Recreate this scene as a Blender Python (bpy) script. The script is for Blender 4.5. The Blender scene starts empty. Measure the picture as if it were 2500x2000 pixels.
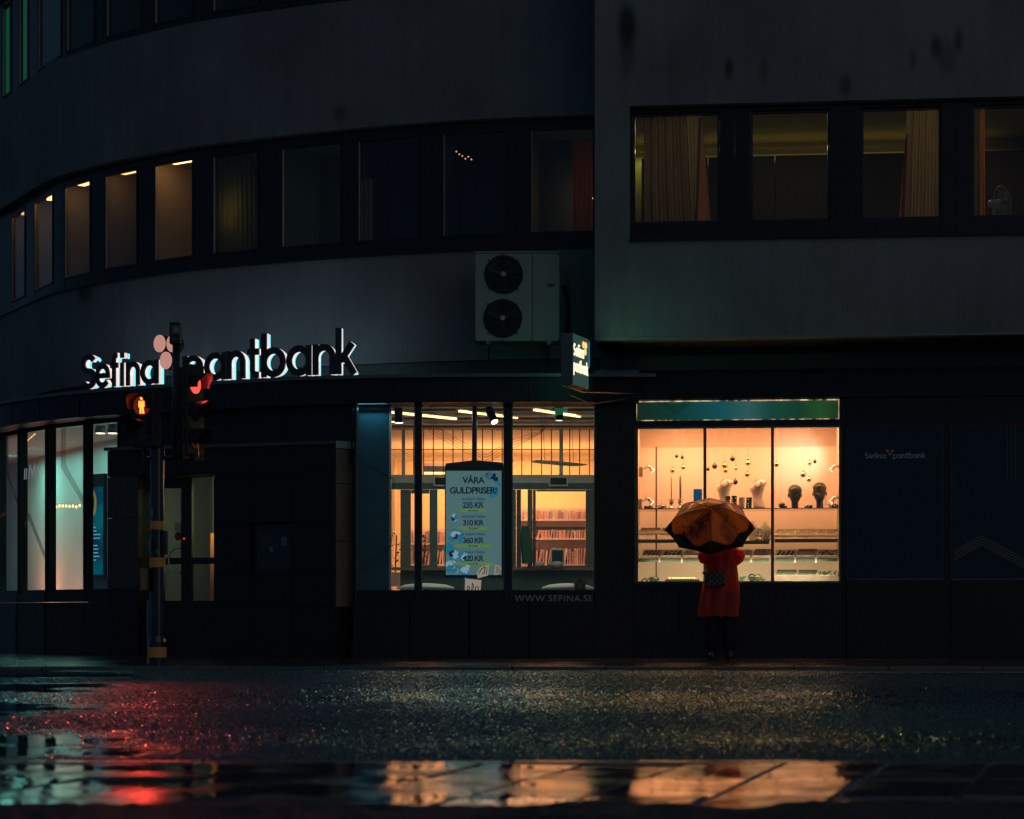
import bpy, math, random
import numpy as np
from mathutils import Vector, Matrix
random.seed(7); RNG = np.random.RandomState(5)
SC = bpy.context.scene
COL = SC.collection
PI = math.pi
H, F, CX, HY = .575, 5236.0, 1250.0, 1505.0      # eye height and photo scale used to read distances

# ------------------------------------------------------------------ camera, world, light, exposure
cam = bpy.data.cameras.new('camera'); camo = bpy.data.objects.new('camera', cam); COL.objects.link(camo)
camo.location = (0, 0, H); camo.rotation_euler = (PI/2, 0, 0)
cam.sensor_width = 36; cam.lens = 36*F/2500; cam.shift_y = (HY-1000)/2500
cam.clip_start = .1; cam.clip_end = 400
cam.dof.use_dof = True; cam.dof.focus_distance = 26.5; cam.dof.aperture_fstop = 4.2
SC.camera = camo
w = bpy.data.worlds.new('World'); SC.world = w; w.use_nodes = True
bg = w.node_tree.nodes['Background']; bg.inputs[0].default_value = (.26, .59, 1.0, 1); bg.inputs[1].default_value = .064
sun = bpy.data.lights.new('sky_glow', 'SUN'); sun.energy = .115; sun.angle = math.radians(60); sun.color = (1, .86, .66)
suno = bpy.data.objects.new('sky_glow', sun); COL.objects.link(suno)
suno.rotation_euler = (math.radians(64), 0, math.radians(32))
SC.view_settings.view_transform = 'Standard'; SC.view_settings.look = 'None'
SC.view_settings.exposure = 0; SC.view_settings.gamma = 1; SC.view_settings.use_curve_mapping = False
SC.render.engine = 'CYCLES'
cy = SC.cycles
cy.use_denoising = True
try: cy.denoiser = 'OPENIMAGEDENOISE'
except Exception: pass
cy.max_bounces = 7; cy.diffuse_bounces = 3; cy.glossy_bounces = 4; cy.transmission_bounces = 4; cy.transparent_max_bounces = 16
cy.sample_clamp_indirect = 4; cy.sample_clamp_direct = 0; cy.use_light_tree = True
cy.caustics_reflective = False; cy.caustics_refractive = False
cy.use_adaptive_sampling = False

# ------------------------------------------------------------------ helpers
def pt(px, py, Y): return Vector(((px-CX)/F*Y, Y, H-(py-HY)/F*Y))
def zt(py, Y): return H-(py-HY)/F*Y

class MB:
    def __init__(s, T=None): s.v = []; s.f = []; s.T = T
    def add(s, vs, fs):
        n = len(s.v)
        if s.T is not None: vs = [s.T @ Vector(p) for p in vs]
        s.v += [tuple(p) for p in vs]; s.f += [tuple(i+n for i in f) for f in fs]; return s
    def box(s, x0, x1, y0, y1, z0, z1):
        vs = [(x, y, z) for z in (z0, z1) for y in (y0, y1) for x in (x0, x1)]
        return s.add(vs, [(0,2,3,1), (4,5,7,6), (0,1,5,4), (1,3,7,5), (3,2,6,7), (2,0,4,6)])
    def slab(s, pts, z0, z1):                       # vertical prism over a plan outline
        n = len(pts); vs = [(p[0], p[1], z0) for p in pts]+[(p[0], p[1], z1) for p in pts]
        fs = [tuple(range(n))[::-1], tuple(range(n, 2*n))]+[(i, (i+1) % n, n+(i+1) % n, n+i) for i in range(n)]
        return s.add(vs, fs)
    def plate(s, pts, y0, y1):                      # outline in x,z extruded along y
        n = len(pts); vs = [(p[0], y0, p[1]) for p in pts]+[(p[0], y1, p[1]) for p in pts]
        fs = [tuple(range(n)), tuple(range(n, 2*n))[::-1]]+[(i, n+i, n+(i+1) % n, (i+1) % n) for i in range(n)]
        return s.add(vs, fs)
    def tube(s, pts, r, n=8, cap=True):
        pts = [Vector(p) for p in pts]; rs = r if isinstance(r, (list, tuple)) else [r]*len(pts)
        vs = []; up = None
        for i, p in enumerate(pts):
            d = (pts[min(i+1, len(pts)-1)]-pts[max(i-1, 0)]).normalized()
            if up is None: up = Vector((0, 0, 1)) if abs(d.z) < .9 else Vector((1, 0, 0))
            a = d.cross(up).normalized(); b = a.cross(d).normalized(); up = b
            for k in range(n):
                t = 2*PI*k/n; vs.append(p+(a*math.cos(t)+b*math.sin(t))*rs[i])
        fs = []
        for i in range(len(pts)-1):
            for k in range(n): fs.append((i*n+k, i*n+(k+1) % n, (i+1)*n+(k+1) % n, (i+1)*n+k))
        if cap: fs += [tuple(range(n))[::-1], tuple(range((len(pts)-1)*n, len(pts)*n))]
        return s.add(vs, fs)
    def loft(s, rings, cap=True):
        n = len(rings[0]); vs = [p for r in rings for p in r]; fs = []
        for i in range(len(rings)-1):
            for k in range(n): fs.append((i*n+k, i*n+(k+1) % n, (i+1)*n+(k+1) % n, (i+1)*n+k))
        if cap: fs += [tuple(range(n))[::-1], tuple(range((len(rings)-1)*n, len(rings)*n))]
        return s.add(vs, fs)
    def lathe(s, c, prof, n=16, sx=1, sy=1):        # prof: (radius, z) about a vertical axis
        c = Vector(c)
        return s.loft([[c+Vector((math.cos(2*PI*k/n)*r*sx, math.sin(2*PI*k/n)*r*sy, z)) for k in range(n)] for r, z in prof])
    def ball(s, c, r, n=14, sc=(1, 1, 1)):
        m = n//2+1
        return s.lathe(c, [(r*max(math.sin(PI*i/m), .02)*sc[0], -r*math.cos(PI*i/m)*sc[2]) for i in range(m+1)], n, 1, sc[1]/sc[0])
    def disc(s, c, r, y1, n=24, sx=1):              # disc in x,z with thickness to y1
        return s.plate([(c[0]+r*sx*math.cos(2*PI*k/n), c[2]+r*math.sin(2*PI*k/n)) for k in range(n)], c[1], y1)
    def ribbon(s, pts, wd, y0, y1, closed=False):   # stroke in x,z
        P = []
        for p in pts:
            if not P or abs(p[0]-P[-1][0])+abs(p[1]-P[-1][1]) > 1e-6: P.append(np.array(p, float))
        n = len(P); L = []; R = []
        for i in range(n):
            a = P[(i-1) % n] if (closed or i > 0) else None; b = P[(i+1) % n] if (closed or i < n-1) else None
            d1 = P[i]-a if a is not None else None; d2 = b-P[i] if b is not None else None
            if d1 is None: d1 = d2
            if d2 is None: d2 = d1
            d1 = d1/np.linalg.norm(d1); d2 = d2/np.linalg.norm(d2); t = d1+d2; t = t/np.linalg.norm(t)
            m = np.array([-t[1], t[0]])/max(.35, float(np.dot(t, d1))); L.append(P[i]+m*wd/2); R.append(P[i]-m*wd/2)
        m = n if closed else n-1; vs = []
        for i in range(n): vs += [(L[i][0], y0, L[i][1]), (R[i][0], y0, R[i][1]), (L[i][0], y1, L[i][1]), (R[i][0], y1, R[i][1])]
        fs = []
        for i in range(m):
            a = 4*i; b = 4*((i+1) % n)
            fs += [(a, a+1, b+1, b), (a+2, b+2, b+3, a+3), (a, b, b+2, a+2), (a+1, a+3, b+3, b+1)]
        if not closed: e = 4*(n-1); fs += [(0, 2, 3, 1), (e, e+1, e+3, e+2)]
        return s.add(vs, fs)
    def build(s, name, mat, parent=None, smooth=False, bevel=0, **kw):
        me = bpy.data.meshes.new(name); me.from_pydata(s.v, [], s.f); me.validate(); me.update()
        return link(name, me, mat, parent, smooth, bevel, **kw)

def link(name, me, mat, parent=None, smooth=False, bevel=0, label=None, cat=None, group=None, kind=None):
    o = bpy.data.objects.new(name, me); COL.objects.link(o)
    if mat: me.materials.append(mat)
    if smooth: me.polygons.foreach_set('use_smooth', [True]*len(me.polygons))
    if bevel:
        b = o.modifiers.new('b', 'BEVEL'); b.width = bevel; b.segments = 2; b.limit_method = 'ANGLE'
    if parent is not None:
        o.parent = parent
        o.matrix_parent_inverse = world_of(parent).inverted()
    tag(o, label, cat, group, kind); return o
def world_of(p):
    M = Matrix.LocRotScale(p.location, p.rotation_euler, p.scale)
    if p.parent: M = world_of(p.parent) @ p.matrix_parent_inverse @ M
    return M
def tag(o, label=None, cat=None, group=None, kind=None):
    if label: o['label'] = label
    if cat: o['category'] = cat
    if group: o['group'] = group
    if kind: o['kind'] = kind
    return o
def empty(name, loc, label, cat, group=None, rz=0):
    o = bpy.data.objects.new(name, None); COL.objects.link(o); o.location = loc; o.rotation_euler = (0, 0, rz)
    o.empty_display_size = .1
    return tag(o, label, cat, group)
def copy_thing(root, dloc, label):
    r = root.copy(); COL.objects.link(r); r.location = Vector(root.location)+Vector(dloc)
    if label: r['label'] = label
    def rec(a, b):
        for ch in a.children:
            c = ch.copy(); COL.objects.link(c); c.parent = b; c.matrix_parent_inverse = ch.matrix_parent_inverse.copy(); rec(ch, c)
    rec(root, r); return r

class Frame:
    def __init__(s, ox, oy, ang):
        s.o = np.array([ox, oy]); s.a = ang; s.U = np.array([math.cos(ang), math.sin(ang)]); s.V = np.array([-math.sin(ang), math.cos(ang)])
        s.M = Matrix.Translation((ox, oy, 0)) @ Matrix.Rotation(ang, 4, 'Z')
    def ray(s, px, py, v):
        d = np.array([(px-CX)/F, 1.0]); t = (v+s.o @ s.V)/(d @ s.V); P = d*t-s.o
        return float(P @ s.U), float(H-(py-HY)/F*t)
    def mb(s): return MB(s.M)
    def w(s, u, v, z): q = s.o+s.U*u+s.V*v; return Vector((q[0], q[1], z))
class Curve:
    def __init__(s, pts):                            # Catmull-Rom through x,y points
        P = [np.array(p, float) for p in pts]; P = [2*P[0]-P[1]]+P+[2*P[-1]-P[-2]]; out = []
        for i in range(1, len(P)-2):
            for k in range(16):
                t = k/16; a, b, c, d = P[i-1], P[i], P[i+1], P[i+2]
                out.append(.5*(2*b+(c-a)*t+(2*a-5*b+4*c-d)*t*t+(3*b-a-3*c+d)*t**3))
        out.append(P[-2]); Q = np.array(out)
        k = np.ones(9)/9; Qp = np.vstack([np.repeat(Q[:1], 4, 0), Q, np.repeat(Q[-1:], 4, 0)])
        Qs = np.stack([np.convolve(Qp[:, j], k, 'valid') for j in (0, 1)], 1); Qs[0] = Q[0]; Qs[-1] = Q[-1]; s.P = Qs
    def offset(s, d):                                # d > 0 towards the street
        T = np.gradient(s.P, axis=0); T /= np.linalg.norm(T, axis=1)[:, None]
        c = Curve.__new__(Curve); c.P = s.P+np.stack([T[:, 1], -T[:, 0]], 1)*d; return c
    def px(s): return CX+F*s.P[:, 0]/s.P[:, 1]
    def at(s, px):
        q = s.px(); i = int(np.clip(np.searchsorted(q, px)-1, 0, len(q)-2)); t = (px-q[i])/(q[i+1]-q[i])
        p = s.P[i]*(1-t)+s.P[i+1]*t; d = s.P[min(i+2, len(q)-1)]-s.P[max(i-1, 0)]
        return p, math.atan2(d[1], d[0])
    def cut(s, a, b):
        q = s.px(); m = (q > a) & (q < b); return [s.at(a)[0]]+list(s.P[m])+[s.at(b)[0]]
def strip(mb, cv, a, b, o0, o1, z0, z1):            # curved solid between offsets o0 (outer) and o1 (inner)
    A = cv.offset(o0).cut(a, b); ca = cv.at(a)[0]; cb = cv.at(b)[0]
    base = cv.cut(a, b); T = np.gradient(np.array(base), axis=0); T /= np.linalg.norm(T, axis=1)[:, None]
    N = np.stack([T[:, 1], -T[:, 0]], 1); base = np.array(base)
    return mb.slab_strip(base+N*o0, base+N*o1, z0, z1)
def _ss(s, A, B, z0, z1):
    n = len(A); vs = []
    for i in range(n): vs += [(A[i][0], A[i][1], z0), (A[i][0], A[i][1], z1), (B[i][0], B[i][1], z1), (B[i][0], B[i][1], z0)]
    fs = [(0, 1, 2, 3), (4*n-4, 4*n-1, 4*n-2, 4*n-3)]
    for i in range(n-1):
        for k in range(4): fs.append((4*i+k, 4*i+4+k, 4*i+4+(k+1) % 4, 4*i+(k+1) % 4))
    return s.add(vs, fs)
MB.slab_strip = _ss

# ------------------------------------------------------------------ materials
def newmat(name):
    m = bpy.data.materials.new(name); m.use_nodes = True; return m, m.node_tree.nodes, m.node_tree.links, m.node_tree.nodes['Principled BSDF']
def mat(name, c, rough=.5, metal=0, var=.25, scale=6, bump=0, bscale=60, emit=None, es=0, coat=0, stretch=(1, 1, 1), alpha=None, sub=0):
    m, N, L, B = newmat(name)
    tc = N.new('ShaderNodeTexCoord'); mp = N.new('ShaderNodeMapping'); mp.inputs['Scale'].default_value = stretch
    L.new(tc.outputs['Object'], mp.inputs[0])
    nz = N.new('ShaderNodeTexNoise'); nz.inputs['Scale'].default_value = scale; nz.inputs['Detail'].default_value = 5
    L.new(mp.outputs[0], nz.inputs['Vector'])
    mx = N.new('ShaderNodeMix'); mx.data_type = 'RGBA'; L.new(nz.outputs[0], mx.inputs[0])
    lo = [x*(1-var) for x in c]; hi = [min(1, x*(1+var)) for x in c]
    mx.inputs[6].default_value = (*lo, 1); mx.inputs[7].default_value = (*hi, 1)
    L.new(mx.outputs[2], B.inputs['Base Color'])
    B.inputs['Metallic'].default_value = metal
    mr = N.new('ShaderNodeMapRange'); mr.inputs[3].default_value = max(0, rough*.8); mr.inputs[4].default_value = min(1, rough*1.2)
    L.new(nz.outputs[0], mr.inputs[0]); L.new(mr.outputs[0], B.inputs['Roughness'])
    if coat: B.inputs['Coat Weight'].default_value = coat; B.inputs['Coat Roughness'].default_value = .06
    if bump:
        n2 = N.new('ShaderNodeTexNoise'); n2.inputs['Scale'].default_value = bscale; n2.inputs['Detail'].default_value = 4; L.new(mp.outputs[0], n2.inputs['Vector'])
        bp = N.new('ShaderNodeBump'); bp.inputs['Strength'].default_value = bump; bp.inputs['Distance'].default_value = .01
        L.new(n2.outputs[0], bp.inputs['Height']); L.new(bp.outputs[0], B.inputs['Normal'])
    if emit: B.inputs['Emission Color'].default_value = (*emit, 1); B.inputs['Emission Strength'].default_value = es
    return m
def emis(name, c, s, base=(.02, .02, .02)):
    return mat(name, base, .5, emit=c, es=s)
def glass(name, tint=(1, 1, 1), refl=1.0, rough=.0):
    m, N, L, B = newmat(name); N.remove(B); out = N['Material Output']
    t = N.new('ShaderNodeBsdfTransparent'); t.inputs[0].default_value = (*tint, 1)
    g = N.new('ShaderNodeBsdfGlossy'); g.inputs['Roughness'].default_value = rough
    lw = N.new('ShaderNodeLayerWeight'); lw.inputs[0].default_value = .5
    pw = N.new('ShaderNodeMath'); pw.operation = 'POWER'; pw.inputs[1].default_value = 4.5; L.new(lw.outputs['Facing'], pw.inputs[0])
    fr = N.new('ShaderNodeMath'); fr.operation = 'MULTIPLY_ADD'; fr.inputs[1].default_value = .9; fr.inputs[2].default_value = .04; L.new(pw.outputs[0], fr.inputs[0])
    nz = N.new('ShaderNodeTexNoise'); nz.inputs['Scale'].default_value = 1.5
    tc = N.new('ShaderNodeTexCoord'); L.new(tc.outputs['Object'], nz.inputs['Vector'])
    bp = N.new('ShaderNodeBump'); bp.inputs['Strength'].default_value = .02; L.new(nz.outputs[0], bp.inputs['Height']); L.new(bp.outputs[0], g.inputs['Normal'])
    mu = N.new('ShaderNodeMath'); mu.operation = 'MULTIPLY'; mu.use_clamp = True; mu.inputs[1].default_value = 1.2*refl; L.new(fr.outputs[0], mu.inputs[0])
    ms = N.new('ShaderNodeMixShader'); L.new(mu.outputs[0], ms.inputs[0]); L.new(t.outputs[0], ms.inputs[1]); L.new(g.outputs[0], ms.inputs[2])
    L.new(ms.outputs[0], out.inputs[0]); return m
def cloth(name, c, trans=.4, rough=.7, var=.3, c2=None, scale=8, stretch=(1, 1, .15)):
    m, N, L, B = newmat(name); out = N['Material Output']
    tc = N.new('ShaderNodeTexCoord'); mp = N.new('ShaderNodeMapping'); mp.inputs['Scale'].default_value = stretch; L.new(tc.outputs['Object'], mp.inputs[0])
    nz = N.new('ShaderNodeTexNoise'); nz.inputs['Scale'].default_value = scale; nz.inputs['Detail'].default_value = 4; L.new(mp.outputs[0], nz.inputs['Vector'])
    mx = N.new('ShaderNodeMix'); mx.data_type = 'RGBA'; mx.inputs[6].default_value = (*[x*(1-var) for x in c], 1); mx.inputs[7].default_value = (*(c2 or [min(1, x*(1+var)) for x in c]), 1)
    L.new(nz.outputs[0], mx.inputs[0]); L.new(mx.outputs[2], B.inputs['Base Color']); B.inputs['Roughness'].default_value = rough
    tr = N.new('ShaderNodeBsdfTranslucent'); L.new(mx.outputs[2], tr.inputs[0])
    ms = N.new('ShaderNodeMixShader'); ms.inputs[0].default_value = trans
    L.new(B.outputs[0], ms.inputs[1]); L.new(tr.outputs[0], ms.inputs[2]); L.new(ms.outputs[0], out.inputs[0]); return m
def stucco(name, c, stains):
    m, N, L, B = newmat(name); tc = N.new('ShaderNodeTexCoord')
    def noise(sc, st, det=6):
        mp = N.new('ShaderNodeMapping'); mp.inputs['Scale'].default_value = st; L.new(tc.outputs['Object'], mp.inputs[0])
        n = N.new('ShaderNodeTexNoise'); n.inputs['Scale'].default_value = sc; n.inputs['Detail'].default_value = det; L.new(mp.outputs[0], n.inputs['Vector']); return n.outputs[0]
    a = noise(.7, (1, 1, 1)); b = noise(3, (2.2, 2.2, .25)); d = noise(45, (1, 1, 1))
    def math_(op, x, y=None, v=None):
        k = N.new('ShaderNodeMath'); k.operation = op; k.use_clamp = False
        for i, q in ((0, x), (1, y if y is not None else v)):
            if q is None: continue
            if isinstance(q, (int, float)): k.inputs[i].default_value = q
            else: L.new(q, k.inputs[i])
        return k.outputs[0]
    f = math_('ADD', math_('MULTIPLY', a, v=.95), math_('MULTIPLY', b, v=.42)); f = math_('ADD', f, math_('MULTIPLY', d, v=.35)); f = math_('ADD', f, v=.14)
    for (x, z, rx, rz, st) in stains:
        mp = N.new('ShaderNodeMapping'); mp.vector_type = 'POINT'; mp.inputs['Location'].default_value = (-x/rx, 0, -z/rz); mp.inputs['Scale'].default_value = (1/rx, 0, 1/rz)
        L.new(tc.outputs['Object'], mp.inputs[0]); ln = N.new('ShaderNodeVectorMath'); ln.operation = 'LENGTH'; L.new(mp.outputs[0], ln.inputs[0])
        q = math_('ADD', ln.outputs['Value'], math_('MULTIPLY', b, v=.5))
        mr = N.new('ShaderNodeMapRange'); mr.interpolation_type = 'SMOOTHSTEP'; mr.inputs[1].default_value = .55; mr.inputs[2].default_value = 1.45; mr.inputs[3].default_value = 1-st; mr.inputs[4].default_value = 1
        L.new(q, mr.inputs[0]); f = math_('MULTIPLY', f, mr.outputs[0])
    vm = N.new('ShaderNodeVectorMath'); vm.operation = 'SCALE'; vm.inputs[0].default_value = c; L.new(f, vm.inputs['Scale']); L.new(vm.outputs[0], B.inputs['Base Color'])
    B.inputs['Roughness'].default_value = .75
    bp = N.new('ShaderNodeBump'); bp.inputs['Strength'].default_value = .5; bp.inputs['Distance'].default_value = .004; L.new(d, bp.inputs['Height']); L.new(bp.outputs[0], B.inputs['Normal'])
    return m

M_frame = mat('dark_bronze_frame', (.012, .013, .018), .35, .4, coat=.2)
M_frame2 = mat('grey_green_alu', (.10, .13, .12), .4, .5)
M_black = mat('black_paint', (.012, .012, .014), .3, coat=.4)
M_granite = mat('dark_polished_granite', (.010, .007, .007), .38, var=.6, scale=60)
M_granite2 = mat('brown_polished_granite', (.05, .032, .026), .25, var=.5, scale=40, coat=.3)
M_navy = mat('navy_sheet_metal', (.010, .015, .027), .35, .2, var=.3, scale=3)
M_dark = mat('dark_recess', (.010, .010, .012), .6)
M_white = mat('white_laminate', (.75, .74, .72), .45, var=.06)
M_offw = mat('pale_wall_paint', (.62, .60, .57), .6, var=.08, scale=2)
M_teal = mat('grey_teal_paint', (.10, .15, .14), .5, var=.15)
M_glass = glass('clear_window_glass', (.97, .98, .97))
M_glassd = glass('upper_window_glass', (.85, .88, .9), .9)
M_chrome = mat('chrome', (.7, .7, .7), .15, 1, var=.05)
M_steel = mat('galvanised_steel', (.22, .23, .24), .45, .8)
M_blackplastic = mat('matt_black_plastic', (.02, .02, .022), .45)
M_ac = mat('off_white_enamel', (.27, .29, .27), .5, var=.12, scale=3)

# ------------------------------------------------------------------ profiles (plan)
UC = Curve([(-17, 53), (-13, 45), (-10.6, 38.9), (-9.2, 36.1), (-8.13, 34.3), (-7.4, 32.95), (-6.83, 32.0), (-6.06, 31.15), (-5.5, 30.65), (-4.63, 29.98), (-4.08, 29.66), (-3.03, 29.14), (-2.48, 28.9), (-1.18, 28.42), (.075, 28.12), (1.07, 27.98), (2.2, 27.9)])
GC = Curve([(-15, 46), (-11.5, 39.5), (-9.4, 35.5), (-8.3, 33.4), (-7.65, 32.34), (-7.15, 31.55), (-6.6, 30.88), (-5.93, 30.22), (-5.45, 29.82), (-4.5, 29.2), (-3.6, 28.6), (-2.7, 28.2), (-2.03, 28.03), (-1.0, 28.0), (1.2, 28.0)])
LC = Curve([(-16, 46.5), (-12.5, 40.5), (-9.8, 35.8), (-8.4, 33.2), (-7.5, 31.5), (-6.7, 30.5), (-5.83, 29.72), (-4.73, 29.05), (-3.87, 28.6), (-3.0, 28.2), (-2.14, 27.92), (-.8, 27.74), (.62, 27.7), (2.2, 27.7)])
WF = Frame(1.07, 28.0, -math.atan(.105))            # right wing, shopfront plane at v = 0
PF = Frame(-5.48, 29.05, math.atan2(27.9-29.05, 3.19))  # door portal
GF = Frame(0, 28.0, 0)                               # middle shop front
WV = -1.35                                           # the wing's upper face stands this far out

# ------------------------------------------------------------------ ground
def ground_sheet():
    MB().add([(-200, -40, -.06), (200, -40, -.06), (200, 300, -.06), (-200, 300, -.06)], [(0, 1, 2, 3)]).build('ground', mat('wet_ground', (.02, .02, .022), .4), kind='structure')
ground_sheet()
def vnoise(shape, cells, seed):                     # smooth value noise on a grid
    r = np.random.RandomState(seed); g = r.rand(cells[0]+3, cells[1]+3)
    y = np.linspace(0, cells[0], shape[0]); x = np.linspace(0, cells[1], shape[1])
    yi = y.astype(int); xi = x.astype(int); fy = y-yi; fx = x-xi; fy = fy*fy*(3-2*fy); fx = fx*fx*(3-2*fx)
    a = g[yi][:, xi]; b = g[yi][:, xi+1]; c = g[yi+1][:, xi]; d = g[yi+1][:, xi+1]
    return (a*(1-fx)+b*fx)*(1-fy)[:, None]+(c*(1-fx)+d*fx)*fy[:, None]
def road():
    m, N, L, B = newmat('wet_asphalt')
    at = N.new('ShaderNodeAttribute'); at.attribute_name = 'wet'
    tc = N.new('ShaderNodeTexCoord'); nz = N.new('ShaderNodeTexNoise'); nz.inputs['Scale'].default_value = 120; L.new(tc.outputs['Object'], nz.inputs['Vector'])
    mx = N.new('ShaderNodeMix'); mx.data_type = 'RGBA'; mx.inputs[6].default_value = (.010, .010, .011, 1); mx.inputs[7].default_value = (.045, .045, .045, 1); L.new(nz.outputs[0], mx.inputs[0]); L.new(mx.outputs[2], B.inputs['Base Color'])
    mr = N.new('ShaderNodeMapRange'); mr.inputs[3].default_value = .09; mr.inputs[4].default_value = .04; L.new(at.outputs['Fac'], mr.inputs[0]); L.new(mr.outputs[0], B.inputs['Roughness'])
    B.inputs['IOR'].default_value = 1.33
    gl = N.new('ShaderNodeAttribute'); gl.attribute_name = 'dull'; ma = N.new('ShaderNodeMath'); ma.operation = 'MULTIPLY_ADD'; ma.inputs[1].default_value = .55; L.new(gl.outputs['Fac'], ma.inputs[0]); L.new(mr.outputs[0], ma.inputs[2]); L.new(ma.outputs[0], B.inputs['Roughness'])
    B.inputs['Specular IOR Level'].default_value = 0; B.inputs['Roughness'].default_value = .8
    gy_ = N.new('ShaderNodeBsdfGlossy'); gy_.inputs['Color'].default_value = (.50, .80, .90, 1); L.new(ma.outputs[0], gy_.inputs['Roughness'])
    for l_ in list(B.inputs['Roughness'].links): L.remove(l_)
    frn = N.new('ShaderNodeFresnel'); frn.inputs[0].default_value = 1.33
    dm_ = N.new('ShaderNodeMath'); dm_.operation = 'MULTIPLY_ADD'; dm_.inputs[1].default_value = -.78; dm_.inputs[2].default_value = 1; L.new(gl.outputs['Fac'], dm_.inputs[0])
    fm = N.new('ShaderNodeMath'); fm.operation = 'MULTIPLY'; L.new(frn.outputs[0], fm.inputs[0]); L.new(dm_.outputs[0], fm.inputs[1])
    msr = N.new('ShaderNodeMixShader'); L.new(fm.outputs[0], msr.inputs[0]); L.new(B.outputs[0], msr.inputs[1]); L.new(gy_.outputs[0], msr.inputs[2]); L.new(msr.outputs[0], N['Material Output'].inputs[0])
    ny, nx = 560, 900; y0, y1 = 7.66, 22.78
    t = np.linspace(0, 1, ny); Y = y0*(y1/y0)**t
    X = np.linspace(-1, 1, nx)
    YY = np.repeat(Y[:, None], nx, 1); XX = X[None, :]*(YY*.262+.3)
    fine = RNG.rand(ny, nx)-.5; fine2 = (RNG.rand(ny, nx)**6)
    mid = vnoise((ny, nx), (140, 300), 3)-.5; big = vnoise((ny, nx), (9, 14), 8)-.5; big2 = vnoise((ny, nx), (22, 30), 11)-.5
    pxs = CX+F*XX/YY; pys = HY+H*F/YY
    # shallow puddles on the left, rougher dry crown on the right
    wetn = .60*vnoise((ny, nx), (13, 8), 21)+.25*vnoise((ny, nx), (34, 22), 22)+.15*vnoise((ny, nx), (90, 70), 23)
    left = np.clip((480-pxs)/420, -.4, 1)
    wet = np.clip((wetn+.30*left-.70)*5, 0, 1)
    amp = (1-wet)*.92+.03
    tracks = .75+.5*vnoise((ny, nx), (11, 1), 31)
    Z = amp*((fine*.0060+fine2*.0100+mid*.0030)*tracks+big2*.003)+big*.004
    me = bpy.data.meshes.new('road'); nv = nx*ny
    co = np.stack([XX, YY, Z], 2).reshape(-1, 3).astype(np.float32)
    i = np.arange(nv).reshape(ny, nx); q = np.stack([i[:-1, :-1], i[:-1, 1:], i[1:, 1:], i[1:, :-1]], 2).reshape(-1, 4)
    me.vertices.add(nv); me.vertices.foreach_set('co', co.ravel()); nf = len(q)
    me.loops.add(nf*4); me.loops.foreach_set('vertex_index', q.ravel().astype(np.int32))
    me.polygons.add(nf); me.polygons.foreach_set('loop_start', np.arange(0, nf*4, 4, dtype=np.int32)); me.polygons.foreach_set('loop_total', np.full(nf, 4, np.int32))
    me.polygons.foreach_set('use_smooth', np.ones(nf, bool)); me.update(); me.validate()
    a = me.attributes.new('wet', 'FLOAT', 'POINT'); a.data.foreach_set('value', wet.ravel().astype(np.float32))
    band = .55*np.exp(-((YY-15.2)/2.0)**2)+.60*np.exp(-((YY-9.9)/.75)**2)+.25*np.exp(-((YY-21.5)/1.0)**2)
    patch = .5*vnoise((ny, nx), (8, 10), 41)+.5*vnoise((ny, nx), (25, 26), 42)
    shiny = .15+.85*band*(.25+1.35*patch)+.18*(patch-.4)
    dull = (np.clip((RNG.rand(ny, nx)-shiny)*6, 0, 1))*(1-wet)
    a = me.attributes.new('dull', 'FLOAT', 'POINT'); a.data.foreach_set('value', dull.ravel().astype(np.float32))
    o = link('road', me, m, kind='structure')
    s = MB()                                          # the street goes on either side of what is seen
    for sg in (-1, 1):
        a0, a1 = sg*(y0*.262+.3), sg*(y1*.262+.3)
        s.add([(a0, y0, -.002), (sg*60, y0, -.002), (sg*60, y1, -.002), (a1, y1, -.002)], [(0, 1, 2, 3)])
    s.build('road_beyond', m, kind='structure')
    # painted edge line along the far kerb
    lm = mat('worn_road_paint', (.5, .5, .48), .3, var=.5, scale=14, coat=.3)
    MB().box(3.3, 5.9, 21.9, 22.05, .001, .006).build('road_marking', lm, kind='structure')
road()
def pavements():
    mk = mat('wet_granite_kerb', (.12, .12, .12), .22, var=.35, scale=30, bump=.3, bscale=80, coat=.4)
    k = None
    for i in range(-9, 9):
        j = random.uniform(-.002, .003)
        MB().box(i*1.0+.006, i*1.0+.994, 22.8+j, 23.08, -.05, .042+j).build('kerb_stone', mk, FP, bevel=.006)
    for i in range(-4, 5):
        j = random.uniform(-.002, .002)
        MB().box(i*1.1+.006, i*1.1+1.094, 7.50, 7.64+j, -.05, .062+j).build('kerb_stone', mk, NP, bevel=.006)
FP = tag(bpy.data.objects.new('pavement', None), kind='structure'); COL.objects.link(FP); FP.location = (0, 25, 0)
NP = tag(bpy.data.objects.new('near_pavement', None), kind='structure'); COL.objects.link(NP); NP.location = (0, 6.5, 0)
pavements()
m, N, L, B = newmat('wet_paving_slabs')             # far pavement surface
tc = N.new('ShaderNodeTexCoord'); br = N.new('ShaderNodeTexBrick'); br.inputs['Scale'].default_value = 1; br.inputs['Brick Width'].default_value = .7; br.inputs['Row Height'].default_value = .35; br.inputs['Mortar Size'].default_value = .008
br.inputs[1].default_value = (.05, .05, .05, 1); br.inputs[2].default_value = (.08, .075, .07, 1); br.inputs[3].default_value = (.01, .01, .01, 1); L.new(tc.outputs['Object'], br.inputs[0]); L.new(br.outputs[0], B.inputs['Base Color'])
nz = N.new('ShaderNodeTexNoise'); nz.inputs['Scale'].default_value = 1.3; nz.inputs['Detail'].default_value = 6; L.new(tc.outputs['Object'], nz.inputs['Vector'])
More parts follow.
